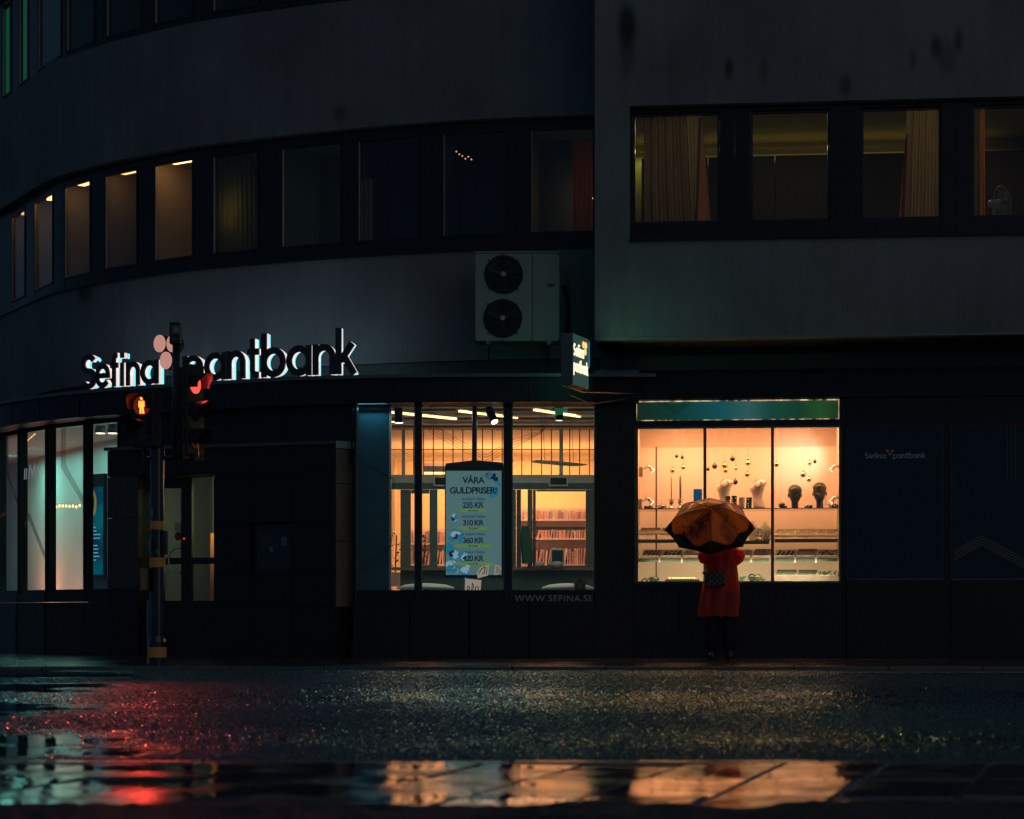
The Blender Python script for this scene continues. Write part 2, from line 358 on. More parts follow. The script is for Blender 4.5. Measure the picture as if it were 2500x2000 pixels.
mr = N.new('ShaderNodeMapRange'); mr.inputs[1].default_value = .35; mr.inputs[2].default_value = .65; mr.inputs[3].default_value = .04; mr.inputs[4].default_value = .22; L.new(nz.outputs[0], mr.inputs[0]); L.new(mr.outputs[0], B.inputs['Roughness'])
n2 = N.new('ShaderNodeTexNoise'); n2.inputs['Scale'].default_value = 28; L.new(tc.outputs['Object'], n2.inputs['Vector'])
bp = N.new('ShaderNodeBump'); bp.inputs['Strength'].default_value = .7; bp.inputs['Distance'].default_value = .012; L.new(n2.outputs[0], bp.inputs['Height']); L.new(bp.outputs[0], B.inputs['Normal'])
MB().box(-60, 60, 23.085, 60, -.05, .04).build('paving', m, FP)
def near_slabs():
    m, N, L, B = newmat('wet_concrete_slab'); tc = N.new('ShaderNodeTexCoord')
    nz = N.new('ShaderNodeTexNoise'); nz.inputs['Scale'].default_value = 3.2; nz.inputs['Detail'].default_value = 6; L.new(tc.outputs['Object'], nz.inputs['Vector'])
    mr = N.new('ShaderNodeMapRange'); mr.inputs[1].default_value = .42; mr.inputs[2].default_value = .72; mr.inputs[3].default_value = .03; mr.inputs[4].default_value = .30; L.new(nz.outputs[0], mr.inputs[0]); L.new(mr.outputs[0], B.inputs['Roughness'])
    n2 = N.new('ShaderNodeTexNoise'); n2.inputs['Scale'].default_value = 9; n2.inputs['Detail'].default_value = 3; L.new(tc.outputs['Object'], n2.inputs['Vector'])
    bp = N.new('ShaderNodeBump'); bp.inputs['Strength'].default_value = .22; bp.inputs['Distance'].default_value = .01; L.new(n2.outputs[0], bp.inputs['Height']); L.new(bp.outputs[0], B.inputs['Normal'])
    mx = N.new('ShaderNodeMix'); mx.data_type = 'RGBA'; mx.inputs[6].default_value = (.03, .03, .03, 1); mx.inputs[7].default_value = (.07, .066, .06, 1); L.new(nz.outputs[0], mx.inputs[0]); L.new(mx.outputs[2], B.inputs['Base Color'])
    ofs = (1676-CX)/F*7.5; sk = (2740-CX)/F
    for r in range(4):
        ya = 7.495-.70*r; yb = ya-.692
        if r == 3: yb = ya-.3
        for i in range(-10, 9):
            xa = ofs+i*.352; g = .004; t = [random.uniform(-.0035, .0035) for _ in range(3)]
            def P(x, y): return (x+(y-7.5)*sk, y)
            c = [P(xa+g, yb), P(xa+.352-g, yb), P(xa+.352-g, ya), P(xa+g, ya)]
            if min(abs(q[0]) for q in c) > 2.5: continue
            b = MB(); vs = [(*q, -.05) for q in c]+[(*q, .06+t[0]+(t[1]*(1 if k in (1, 2) else -1))+t[2]*(1 if k > 1 else -1)) for k, q in enumerate(c)]
            b.add(vs, [(0, 3, 2, 1), (4, 5, 6, 7), (0, 1, 5, 4), (1, 2, 6, 5), (2, 3, 7, 6), (3, 0, 4, 7)]).build('paving_slab', m, NP, bevel=.009)
    jm = mat('wet_joint_sand', (.02, .018, .015), .3)
    MB().box(-2.9, 2.9, 4.72, 7.5, -.055, .052).build('joint_bed', jm, NP)
    MB().box(-60, -2.9, 4.7, 7.64, -.055, .055).build('paving', m, NP); MB().box(2.9, 60, 4.7, 7.64, -.055, .055).build('paving', m, NP)
    # rough ground verge in front of the slabs
    nx, ny = 260, 60; vs = []; fs = []
    bn = vnoise((ny, nx), (8, 30), 77); 
    for j in range(ny):
        for i in range(nx):
            x = -3+6*i/(nx-1); e = .5*j/(ny-1)
            y = 5.72-1.6*j/(ny-1)+(.10*(bn[0, i]-.5) if j == 0 else 0)
            z = .064+.030*(bn[j, i])+random.uniform(-.003, .004) if j else .05
            vs.append((x, y, z))
    for j in range(ny-1):
        for i in range(nx-1): a = j*nx+i; fs.append((a, a+nx, a+nx+1, a+1))
    MB().add(vs, fs).build('gravel_verge', mat('wet_dark_gravel', (.012, .012, .013), .55, bump=1, bscale=90), kind='stuff')
near_slabs()

# ------------------------------------------------------------------ curved building
CB = empty('curved_building', (-3, 29.5, 0), 'dark plastered corner building with a curved front and bands of windows', 'building')
WB = empty('flat_building', (4.5, 27.5, 0), 'grey plastered building with a flat overhanging upper storey right of the curved one', 'building')
M_st1 = stucco('stained_plaster', (.17, .175, .19), [(pt(205, 712, 31.3).x, pt(205, 712, 31.3).z, .16, .22, .6), (pt(830, 275, 28.8).x, pt(830, 275, 28.8).z, .14, .16, .5)])
def stain(px, py, rx, rz, st): u, z = WF.ray(px, py, WV); q = WF.w(u, WV, z); return (q.x, q.z, rx/187, rz/187, st)
M_st2 = stucco('weathered_plaster', (.20, .215, .22), [stain(1533, 60, 26, 62, .85), stain(1533, 120, 22, 80, .45), stain(1780, 168, 13, 32, .7), stain(2065, 210, 20, 30, .55), stain(2285, 115, 16, 34, .7), stain(2340, 100, 13, 34, .6), stain(2310, 140, 26, 50, .4), stain(2228, 145, 10, 30, .4), stain(1865, 165, 14, 40, .3)])
b = MB(); strip(b, UC, -380, 1474, 0, -.25, 3.95, 5.40); b.build('lower_wall', M_st1, CB, smooth=False)
b = MB(); strip(b, UC, -380, 1474, 0, -.25, 7.12, 8.84); b.build('upper_wall', M_st1, CB)
b = MB(); strip(b, UC, -380, 1474, 0, -.25, 10.6, 12); b.build('top_wall', M_st1, CB)
b = MB(); strip(b, UC, -380, 1474, -.06, -.30, 3.70, 3.948); b.build('plinth_strip', mat('dark_plaster_base', (.05, .06, .065), .6), CB)  # darker recessed strip between wall and ledge
b = MB(); strip(b, UC, -380, 1474, .03, .0, 5.385, 5.42); b.build('window_ledge', M_frame, CB)
for o in list(CB.children):
    pass
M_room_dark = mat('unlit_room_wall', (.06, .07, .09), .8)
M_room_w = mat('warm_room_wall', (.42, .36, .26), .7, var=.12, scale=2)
M_lampw = emis('ceiling_lamp_glow', (1, .50, .17), 1.0)
CURT1 = cloth('brown_curtain', (.22, .10, .05), .35, scale=14)
CURTO = cloth('orange_curtain', (.50, .17, .04), .45, scale=10)
CURTB = cloth('beige_curtain', (.42, .34, .20), .4, scale=12)
CURTG = cloth('olive_curtain', (.20, .17, .05), .45, scale=14)
def curve_room(a, b, z0, z1, lamp=0, depth=1.3, wall=None, lampc=None):
    off = UC.offset(-.21); (pa, _), (pb, _) = off.at(a-4), off.at(b+4)
    d = (pb-pa)/np.linalg.norm(pb-pa); n = np.array([-d[1], d[0]])
    qa, qb = pa+n*depth, pb+n*depth
    mbx = MB(); mbx.add([(*pa, z0), (*pb, z0), (*qb, z0), (*qa, z0), (*pa, z1), (*pb, z1), (*qb, z1), (*qa, z1)], [(0, 1, 2, 3), (7, 6, 5, 4), (1, 2, 6, 5), (2, 3, 7, 6), (3, 0, 4, 7)])
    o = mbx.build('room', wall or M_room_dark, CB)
    if lamp:
        c = (pa+pb)/2+n*.16; s = .20
        lm = lampc or emis('room_lamp', (1, .50, .17), lamp)
        MB(Matrix.Translation((c[0], c[1], z1-.05)) @ Matrix.Rotation(math.atan2(d[1], d[0]), 4, 'Z')).box(-s, s, -.06, .06, .0, .03).build('ceiling_lamp', lm, o)
    return o, pa, pb, n
M_trim = mat('pale_window_trim', (.40, .38, .34), .4)
def curve_window(a, b, z0, z1, zf0, zf1):
    off = UC.offset(-.14); (pa, _), (pb, _) = off.at(a), off.at(b)
    d = (pb-pa); Ln = np.linalg.norm(d); ang = math.atan2(d[1], d[0]); T = Matrix.Translation((pa[0], pa[1], 0)) @ Matrix.Rotation(ang, 4, 'Z')
    f = MB(T); t = .028
    f.box(-t, 0, -.022, .03, z0-t, z1+t); f.box(Ln, Ln+t, -.022, .03, z0-t, z1+t); f.box(0, Ln, -.022, .03, z0-t, z0); f.box(0, Ln, -.022, .03, z1, z1+t)
    w = f.build('window', M_frame, CB)
    MB(T).box(0, Ln, .018, .024, z0, z1).build('pane', M_glassd, w)
    MB(T).box(.004, .016, -.014, .016, z0, z1).build('trim', M_trim, w)
    return T, Ln
panes = [(-60, -15), (30, 62), (86, 130), (160, 221), (259, 335), (380, 471), (522, 630), (690, 832), (876, 1020), (1083, 1233), (1297, 1448)]
lit = {1: 2.5, 2: 6, 3: 4.5, 4: 2.8, 5: 8}
UO = UC.offset(-.13)
for i, (a, c) in enumerate(panes):
    nb = panes[i+1][0] if i+1 < len(panes) else 1474
    b = MB(); strip(b, UO, c+2, nb-2, .0, -.03, 5.42, 7.115); b.build('window_pier', M_frame, CB)
    b = MB(); strip(b, UO, a-2, c+2, -.005, -.03, 5.42, 5.60); b.build('window_apron', M_frame, CB)
    b = MB(); strip(b, UO, a-2, c+2, -.005, -.03, 7.0, 7.115); b.build('window_head', M_frame, CB)
    T, Ln = curve_window(a, c, 5.63, 6.97, 5.4, 7.1)
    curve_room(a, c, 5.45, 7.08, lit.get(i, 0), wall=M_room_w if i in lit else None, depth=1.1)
b = MB(); strip(b, UO, -380, panes[0][0]-2, 0, -.03, 5.42, 7.115); b.build('window_pier', M_frame, CB)
M_green = emis('green_lamp_glow', (.0, 1, .28), .9)
upanes = [(-60, -12), (8, 28), (48, 70), (95, 150), (165, 230), (262, 345), (380, 470), (522, 630), (690, 832), (862, 0)]
for i, (a, c) in enumerate(upanes[:9]):
    b = MB(); strip(b, UO, c+2, upanes[i+1][0]-2, 0, -.03, 8.86, 10.6); b.build('window_pier', M_frame, CB)
    b = MB(); strip(b, UO, a-2, c+2, -.005, -.03, 8.845, 8.98); b.build('window_surround', M_frame, CB)
    curve_window(a, c, 9.0, 10.45, 8.85, 10.5)
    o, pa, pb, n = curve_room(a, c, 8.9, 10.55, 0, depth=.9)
b = MB(); strip(b, UO, 860, 1474, 0, -.03, 8.845, 10.6); b.build('upper_band_infill', M_frame, CB)
for (px, wd) in ((18, .06), (61, .07)):
    p, an = UC.offset(-.185).at(px)
    MB(Matrix.Translation((p[0], p[1], 0)) @ Matrix.Rotation(an, 4, 'Z')).box(-wd, wd, -.01, .01, 8.95, 10.4).build('green_glow_strip', emis('green_curtain_glow', (.0, .30, .10), .30), None, label=('narrower' if wd < .065 else 'wider')+' green glowing strip standing for a lit curtain behind the top left windows', cat='light', group='green lights in the upper windows')  # flat glowing strips stand in for green light on the curtains
def curtain_on(curve_px, z0, z1, m, name, label, cat, folds=5, amp=.03, off=-.45, group=None):
    a, c = curve_px; pa = UC.offset(off).at(a)[0]; pb = UC.offset(off).at(c)[0]; n = folds*8
    d = pb-pa; nn = np.array([-d[1], d[0]])/np.linalg.norm(d); vs = []
    for zz in (z0, (z0+z1)/2, z1):
        for k in range(n+1):
            t = k/n; q = pa+d*t+nn*amp*math.sin(2*PI*folds*t+.6*zz); vs.append((q[0], q[1], zz))
    fs = [(j*(n+1)+k, j*(n+1)+k+1, (j+1)*(n+1)+k+1, (j+1)*(n+1)+k) for j in range(2) for k in range(n)]
    return MB().add(vs, fs).build(name, m, None, smooth=True, label=label, cat=cat, group=group)
GC_ = 'curtains in the upper windows'
curtain_on((528, 624), 5.5, 6.98, CURTG, 'curtain', 'olive curtain closed across the sixth curved window', 'curtain', 9, .03, -.32, GC_)
curtain_on((1398, 1447), 5.62, 6.86, CURTO, 'curtain', 'brown orange curtain in the window beside the flat wing', 'curtain', 4, .03, -.35, GC_)
curtain_on((88, 98), 5.55, 6.98, CURTB, 'curtain', 'narrow curtain at the left of the third curved window', 'curtain', 2, .02, -.33, GC_)
curtain_on((880, 912), 5.62, 6.5, CURTB, 'curtain', 'short pale curtain low in a dark curved window', 'curtain', 3, .02, -.35, GC_)
# a small dim lamp behind the olive curtain and some room things
for (px, e, c) in ((575, .25, (.9, .62, .15)), (900, .10, (.8, .8, .2)), (1430, .10, (1, .6, .2))):
    p, an = UC.offset(-1.0 if px != 575 else -.55).at(px)
    MB().lathe((p[0], p[1], 6.2), [(.02, -.22), (.02, 0), (.10, .02), (.06, .16)], 10).build('table_lamp', emis('lamp_shade', c, e*(14 if px == 575 else 40)), None, label={575: 'dim lamp glowing behind the olive curtain', 900: 'faint yellow lamp in the dark curved window', 1430: 'dim lamp behind the brown orange curtain'}[px], cat='lamp')
# hanging lamp lights seen in the dark window left of the wing
p, an = UC.offset(-.6).at(1125)
ch = empty('chandelier', (p[0], p[1], 6.95), 'small chandelier with tiny lit bulbs in a dark upper window', 'chandelier')
MB().tube([(p[0], p[1], 7.05), (p[0], p[1], 6.8)], .008).build('rod', M_black, ch)
for k in range(6):
    q = (p[0]-.06+.045*k*.9, p[1]+.03*(k % 2), 6.84-.03*k+(.05 if k > 3 else 0))
    MB().ball(q, .011, 8).build('bulb_glint', emis('tiny_bulb', (1, .45, .2), 1.2), ch)
# red chair and picture in the warm window
p, an = UC.offset(-.9).at(305); T = Matrix.Translation((p[0], p[1], 0)) @ Matrix.Rotation(an, 4, 'Z')
MB(T).box(-.16, .16, 0, .03, 6.02, 6.35).build('picture', mat('dark_red_picture', (.12, .02, .015), .5), None, label='dark red picture on the wall of the lit curved window', cat='picture')
MB(T).box(-.14, .2, -.1, .0, 5.5, 5.95).build('armchair', mat('red_fabric', (.25, .03, .02), .8), None, label='red armchair back low in the lit curved window', cat='armchair')

# ledge and fascia panels
b = MB(); strip(b, LC, -400, 1600, .14, -.55, 3.655, 3.70); b.build('ledge', mat('ledge_metal', (.16, .17, .18), .3, .5), CB)
es = [-380, -160, 43, 108, 205, 330, 480, 640, 800, 960, 1120, 1290, 1450]
for a, c in zip(es[:-1], es[1:]):
    b = MB(); strip(b, LC, a+.8, c-.8, .08, .02, 3.335, 3.652); b.build('fascia_panel', M_navy, CB)
b = MB(); strip(b, LC, -400, 1560, .02, -.6, 3.34, 3.652); b.build('canopy_core', M_dark, CB)
# wall above the portal and between windows
for a, c in ((293, 345), (345, 480), (480, 560), (560, 690), (690, 862)):
    b = MB(); strip(b, GC, a+.8, c-.8, .0, -.12, 2.6, 3.34); b.build('wall_panel', M_navy, CB)
b = MB(); strip(b, GC, 290, 334, -.06, -.2, .04, 3.34); b.build('wall_core', M_dark, CB)
b = MB(); strip(b, GC, 528, 868, -.06, -.2, .04, 3.34); b.build('wall_core', M_dark, CB)
b = MB(); strip(b, GC, 334, 528, -.06, -.2, 2.7, 3.34); b.build('wall_core', M_dark, CB)

# ---- left curved shop windows
M_backw = mat('frosted_divider', (.50, .52, .50), .6, var=.15, scale=1.2)
wp = [(-150, -90), (-80, -6), (8, 50), (60, 117), (130, 210), (221, 293)]
for i, (a, c) in enumerate(wp):
    off = GC.offset(-.05); pa, pb = off.at(a)[0], off.at(c)[0]; d = pb-pa; Ln = np.linalg.norm(d)
    T = Matrix.Translation((pa[0], pa[1], 0)) @ Matrix.Rotation(math.atan2(d[1], d[0]), 4, 'Z')
    f = MB(T); f.box(-.03, 0, -.05, .05, .94, 3.34); f.box(Ln, Ln+.03, -.05, .05, .94, 3.34); f.box(0, Ln, -.05, .05, .90, .96); f.box(0, Ln, -.05, .05, 3.28, 3.34)
    wdw = f.build('shop_window', M_frame, CB)
    MB(T).box(0, Ln, -.003, .003, .96, 3.28).build('pane', M_glass, wdw)
    MB(T).box(-.06, Ln+.06, -.08, .10, .78, .90).build('sill', M_frame, wdw)
    MB(T).box(-.055, Ln+.055, -.09, .08, .04, .775).build('plinth_panel', M_granite, CB, bevel=.004)
    # fine printed lines on the glass
    if i in (2, 3, 4):
        dm = mat('line_film', (.05, .08, .09), .5); l = MB(T)
        for k in range(4):
            o = .03*k
            if i == 4: l.ribbon([(.28*Ln-o+.09, 3.28), (.28*Ln-o+.09, 2.75-o*.4), (Ln, 2.2-o)], .006, -.012, -.008)
            elif i == 3: l.ribbon([(0, 1.95-o), (.22*Ln, 2.1-o), (.95*Ln, 1.45-o), (.95*Ln, 1.3)], .006, -.012, -.008)
            else: l.ribbon([(.2*Ln+o, 3.28), (.2*Ln+o, 2.75), (Ln, 2.2-o)], .006, -.012, -.008)
        l.build('line_decal', dm, wdw, kind='stuff')
# room behind them
off = GC.offset(-1.5)
b = MB(); strip(b, GC, -300, 330, -1.9, -1.95, .3, 3.4); b.build('showroom_back_wall', M_backw, CB)
b = MB(); strip(b, GC, -300, 420, -.1, -1.9, 3.36, 3.42); b.build('showroom_ceiling', mat('showroom_ceiling', (.25, .27, .27), .7), CB)
b = MB(); strip(b, GC, -300, 420, -.1, -1.9, .2, .3); b.build('showroom_floor', M_teal, CB)
p, an = GC.at(-260); q = GC.offset(-1.95).at(-250)[0]
def arealight(name, loc, size, col, e, rot, parent=None, sy=None, spread=None):
    l = bpy.data.lights.new(name, 'AREA'); l.shape = 'RECTANGLE'; l.size = size; l.size_y = sy or size; l.color = col; l.energy = e
    if spread: l.spread = math.radians(spread)
    o = bpy.data.objects.new(name, l); COL.objects.link(o); o.location = loc; o.rotation_euler = rot
    if parent: o.parent = parent; o.matrix_parent_inverse = world_of(parent).inverted()
    return o
def spot(name, loc, aim, col, e, ang=40, blend=.8, r=.03, parent=None):
    l = bpy.data.lights.new(name, 'SPOT'); l.color = col; l.energy = e; l.spot_size = math.radians(ang); l.spot_blend = blend; l.shadow_soft_size = r
    o = bpy.data.objects.new(name, l); COL.objects.link(o); o.location = loc
    o.rotation_euler = (Vector(aim)-Vector(loc)).to_track_quat('-Z', 'Y').to_euler()
    if parent: o.parent = parent; o.matrix_parent_inverse = world_of(parent).inverted()
    return o
# pendants in the showroom
gpen = 'round ceiling downlights in the left showroom'
for i, (px, lab) in enumerate(((245, 'left of the two round downlights above the blue poster'), (275, 'right of the two round downlights above the blue poster'))):
    p, an = GC.offset(-.8).at(px); z = zt(1058, p[1])
    r = empty('downlight', (p[0], p[1], z), lab, 'lamp', gpen)
    MB().lathe((p[0], p[1], z), [(.075, 0), (.08, .05), (.05, .14), (.012, .16), (.012, 3.36-z)], 16).build('shade', M_white, r, smooth=False)
    MB().lathe((p[0], p[1], z), [(.066, -.004), (.066, .002)], 16).build('lamp_face', emis('downlight_face', (1, .82, .62), 5), r)
for (px, z, c, e) in ((25, 2.0, (1, .42, .25), 30), (90, 1.7, (1, .55, .42), 9), (165, 1.8, (.75, .75, .65), 9), (262, 2.6, (.35, .85, .85), 8)):
    p, an = GC.offset(-1.2).at(px)
    arealight('showroom_light', (p[0], p[1], 3.3), .5, (.22, .85, .72), e*1.5, (0, 0, an), CB)
    arealight('showroom_low_fill', (p[0], p[1], .5), .4, (c[0], c[1]*.75, c[2]*.7), e*1.25, (PI, 0, an), CB)  # added fill from below that warms the lower part of the panes
# blue advertising panel in the left showroom
p, an = GC.offset(-.35).at(228); T = Matrix.Translation((p[0], p[1], 0)) @ Matrix.Rotation(an, 4, 'Z')
ad = empty('poster_display', (p[0], p[1], .9), 'tall blue lit poster with a yellow ring behind the left curved window', 'poster')
wd = .26; z0, z1 = zt(1410, p[1]), zt(1158, p[1])
MB(T).box(-wd, wd, 0, .06, z0, z1).build('frame', M_black, ad)
mP, N, L, B = newmat('blue_poster_print'); tc = N.new('ShaderNodeTexCoord'); nz = N.new('ShaderNodeTexNoise'); nz.inputs['Scale'].default_value = 2.2; nz.inputs['Detail'].default_value = 5; L.new(tc.outputs['Object'], nz.inputs['Vector'])
cr = N.new('ShaderNodeValToRGB'); cr.color_ramp.elements[0].color = (.0, .02, .09, 1); cr.color_ramp.elements[1].color = (.0, .22, .30, 1); cr.color_ramp.elements[0].position = .35; cr.color_ramp.elements[1].position = .65; L.new(nz.outputs[0], cr.inputs[0])
L.new(cr.outputs[0], B.inputs['Base Color']); L.new(cr.outputs[0], B.inputs['Emission Color']); B.inputs['Emission Strength'].default_value = .45
MB(T).box(-wd+.02, wd-.02, -.004, -.001, z0+.04, z1-.18).build('print', mP, ad)
rg = MB(T); rg.ribbon([(-.02+.085*math.cos(t), z1-.42+.17*math.sin(t)) for t in np.linspace(0, 2*PI, 24, endpoint=False)], .045, -.012, -.006, True); rg.build('ring_print', emis('gold_ring_print', (.55, .42, .08), .35, (.5, .4, .1)), ad)
tx = MB(T)
for k in range(11):
    zz = z1-.72-k*.052
    if k == 5: continue
    tx.box(-.17, -.17+random.uniform(.18, .36), -.010, -.006, zz, zz+.014)
tx.build('text_lines', emis('pale_blue_print', (.3, .7, .8), .5), ad)
MB(T).box(-.28, .28, .1, .35, .3, zt(1405, p[1])-.02).build('counter', M_white, None, label='low white counter under the blue poster', cat='counter')
# glowing beads stand in for street lights reflected in the panes
gl = 'warm beads standing for lights reflected in the left panes'
for (px, py, n, dx, dy) in ((137, 1237, 8, 8.2, 3), (64, 1078, 6, 4.2, -3.5)):
    p, an = GC.offset(-.5).at(px); r = empty('light_reflection_row', (p[0], p[1], zt(py, p[1])), 'row of warm headlight reflections as glowing beads low across the wide left pane' if n == 8 else 'short slanting row of tiny light reflections as beads high in the narrow left pane', 'lights', gl)
    last = None
    for k in range(n):
        q, an = GC.offset(-.5).at(px+dx*k); z = zt(py+(random.uniform(-dy, dy) if n == 8 else dy*k), q[1])
        MB().ball((q[0], q[1], z), .016 if n == 8 else .008, 8, (1, 1, 1.5)).build('bulb_glint', emis('warm_reflection', (1, .48, .16), 3.2), r)
        if last: MB().tube([last, (q[0], q[1], z+.03)], .002, 5).build('wire', M_black, r)
        last = (q[0], q[1], z+.03)
p, an = GC.offset(-.06).at(78); T = Matrix.Translation((p[0], p[1], 0)) @ Matrix.Rotation(an, 4, 'Z')
lt = MB(T); z = zt(1170, p[1]); lt.ribbon([(0, z), (.07, z+.19), (.14, z+.05), (.21, z+.19), (.28, z)], .022, -.06, -.055); lt.ribbon([(-.14, z), (-.12, z+.16)], .022, -.06, -.055); lt.ribbon([(-.08, z), (-.06, z+.16)], .022, -.06, -.055)
lt.build('letter_reflection', emis('pale_letter_reflection', (.4, .45, .5), .3, (.4, .42, .45)), CB)  # glowing strokes stand in for letters reflected in the pane

# ------------------------------------------------------------------ door portal
def pu(px, v=0): return PF.ray(px, 1500, v)[0]
def pz(px, py, v=0): return PF.ray(px, py, v)[1]
U0, U1 = 0.0, 3.39
ztop = 2.86
doL, doR = pu(338), pu(524)
zd = 2.46
gp = PF.mb
# granite cladding panels on the portal
edges = [U0, doL]
for a, c in ((U0, doL-.004),):
    for z0, z1 in ((.04, .95), (.955, 1.9), (1.905, zd)):
        gp().box(a, c, 0, .12, z0, z1).build('granite_panel', M_granite2 if z0 > .9 else M_granite, CB, bevel=.004)
rp = [doR+.004, pu(610), pu(712), pu(820)]
for a, c in zip(rp[:-1], rp[1:]):
    for z0, z1 in ((.04, .70), (.705, 1.13), (1.135, 1.80), (1.805, zd)):
        if abs(a-rp[1]) < .01 and z0 in (1.135,): continue
        gp().box(a, c-.005, 0, .12, z0, z1).build('granite_panel', M_granite, CB, bevel=.004)
for a, c in ((U0, 1.05), (1.055, 2.15), (2.155, U1-.005)):
    gp().box(a, c, 0, .12, zd+.005, ztop-.05).build('granite_panel', M_granite, CB, bevel=.004)
gp().box(U0-.03, U1+.0, -.05, .5, ztop-.045, ztop).build('portal_cap', mat('portal_cap_stone', (.09, .07, .06), .35, coat=.3), CB)
gp().box(U0, doL-.01, .13, .7, .04, ztop-.05).build('portal_core', M_dark, CB)
gp().box(doR+.01, U1-.01, .30, .7, .04, ztop-.05).build('portal_core', M_dark, CB)
gp().box(doL, doR, .13, .7, zd+.01, ztop-.05).build('portal_core', M_dark, CB)
# side return, pale stone
q0 = PF.w(U1, 0, 0); q1 = Vector((-2.06, 28.12, 0))
for k, (z0, z1) in enumerate(((.70, 1.55), (1.56, 2.30), (2.31, 2.76))):
    MB().slab([(q0.x, q0.y), (q1.x, q1.y), (q1.x+.0, q1.y+.1), (q0.x, q0.y+.12)], z0, z1).build('return_panel', mat('brown_stone_return', (.20, .15, .12), .3, var=.35, scale=5, coat=.3, stretch=(1, 1, .4)), CB)
MB().slab([(q0.x, q0.y), (q1.x, q1.y), (q1.x+.0, q1.y+.1), (q0.x, q0.y+.12)], .04, .69).build('return_panel', M_granite, CB)
MB().slab([(q0.x, q0.y-.02), (q1.x+.02, q1.y-.02), (q1.x+.02, q1.y+.1), (q0.x, q0.y+.12)], 2.765, ztop).build('return_cap', mat('pale_stone_cap', (.30, .36, .35), .4), CB)
# recessed cash slot in the dark stone
a, c = rp[1], rp[2]
r = gp().box(a+.01, c-.015, .10, .30, 1.14, 1.795).build('machine_recess', M_black, CB)
gp().box(a+.06, c-.07, .085, .10, 1.2, 1.72).build('machine_panel', mat('dark_machine_panel', (.02, .022, .03), .25, coat=.5), r)
gp().box(a+.25, a+.30, .08, .085, 1.42, 1.50).build('keypad', M_steel, r); gp().box(a+.42, a+.50, .08, .085, 1.50, 1.62).build('reader', M_steel, r)
# door
dr = empty('shop_door', PF.w(doL+.5, .4, .04), 'dark framed glass shop door with bow handle inside the stone portal', 'door')
dv = .38
def glassz(py): return pz(430, py, dv)
zA, zB, zC, zD_ = glassz(1467), glassz(1378), glassz(1362), glassz(1192)
x0, x1 = pu(344, dv), pu(442, dv); s0, s1 = pu(468, dv), pu(522, dv)
M_doorf = mat('dark_door_frame', (.018, .015, .016), .4, coat=.2)
f = gp(); f.box(doL-.02, x0, dv, dv+.06, .04, zd); f.box(x1, s0, dv, dv+.06, .04, zd); f.box(s1, doR+.03, dv, dv+.06, .04, zd)
f.box(x0, x1, dv+.002, dv+.058, .04, zA); f.box(x0, x1, dv+.002, dv+.058, zB, zC); f.box(x0, x1, dv+.002, dv+.058, zD_, zd)
f.box(s0, s1, dv+.002, dv+.058, .04, zA); f.box(s0, s1, dv+.002, dv+.058, zB, zC); f.box(s0, s1, dv+.002, dv+.058, zD_+.14, zd)
f.build('frame', M_doorf, dr, bevel=.003)
for a, c, z0, z1 in ((x0, x1, zA, zB), (x0, x1, zC, zD_), (s0, s1, zA, zB), (s0, s1, zC, zD_+.14)):
    gp().box(a, c, dv+.028, dv+.034, z0, z1).build('pane', M_glass, dr)
hx = pu(440, dv); hz = pz(430, 1369, dv)
MB(PF.M).tube([(hx+.02, dv-.01, hz+.17)]+[(hx+.03-.16*math.sin(t), dv-.05-.04*math.sin(t), hz+.17*math.cos(t)) for t in np.linspace(.15, PI-.15, 12)]+[(hx+.02, dv-.01, hz-.17)], .011, 8).build('handle', M_chrome, dr, smooth=True)
gp().box(x1-.11, x1-.01, dv+.018, dv+.022, pz(430, 1300, dv), pz(430, 1276, dv)).build('sticker', mat('white_sticker', (.6, .6, .5), .5), dr, label='white round-logo sticker')
MB(PF.M).disc((x1-.055, dv+.018, pz(430, 1310, dv)), .055, dv+.022).build('sticker', mat('red_sticker', (.4, .04, .03), .5), dr, label='red round sticker')
gp().box(x0+.03, x0+.17, dv+.02, dv+.024, pz(380, 1440, dv), pz(380, 1392, dv)).build('notice', mat('beige_notice', (.35, .22, .14), .6), dr)
gp().box(x1+.03, x1+.08, dv-.012, dv, hz+.05, hz+.16).build('lock_plate', M_black, dr)
gp().box(x1+.045, x1+.06, dv-.016, dv-.012, hz+.29, hz+.305).build('status_light', emis('red_status_led', (1, .04, .03), 2.5), dr)
# hall behind the door
hall = gp(); hv0, hv1 = dv+.07, dv+2.2
hall.box(doL-.3, doR+.4, hv1, hv1+.05, .04, 2.9); hall.box(doL-.35, doL-.3, hv0+.3, hv1, .04, 2.9); hall.box(doR+.4, doR+.45, hv0+.3, hv1, .04, 2.9)
hall.box(doL-.3, doR+.4, hv0+.3, hv1, 2.9, 2.95); hall.box(doL-.3, doR+.4, hv0, hv1, .03, .04)
hall.build('entrance_hall', mat('grey_hall_wall', (.16, .17, .17), .6), CB)
gp().box(s0+.10, s0+.26, dv+.7, dv+.72, 1.7, 2.35).build('notice_board', mat('pale_green_board', (.35, .45, .38), .6), None, label='pale green notice seen through the narrow glass beside the door', cat='notice')
gp().box(s0+.30, s0+.40, dv+.65, dv+.7, .3, 2.4).build('door_post', mat('pale_door_post', (.6, .62, .38), .5), None, label='pale upright post behind the narrow glass beside the door', cat='post')
gp().box(s0+.02, s0+.09, dv+.5, dv+.56, .3, 1.72).build('coat_rail', mat('orange_wood', (.45, .13, .04), .5), None, label='orange wooden upright inside the doorway', cat='post')
gp().box(s0+.12, s0+.28, dv+.5, dv+.56, 1.15, 1.4).build('box', mat('dark_red_box', (.10, .02, .015), .6), None, label='dark red box behind the narrow glass by the door', cat='box')
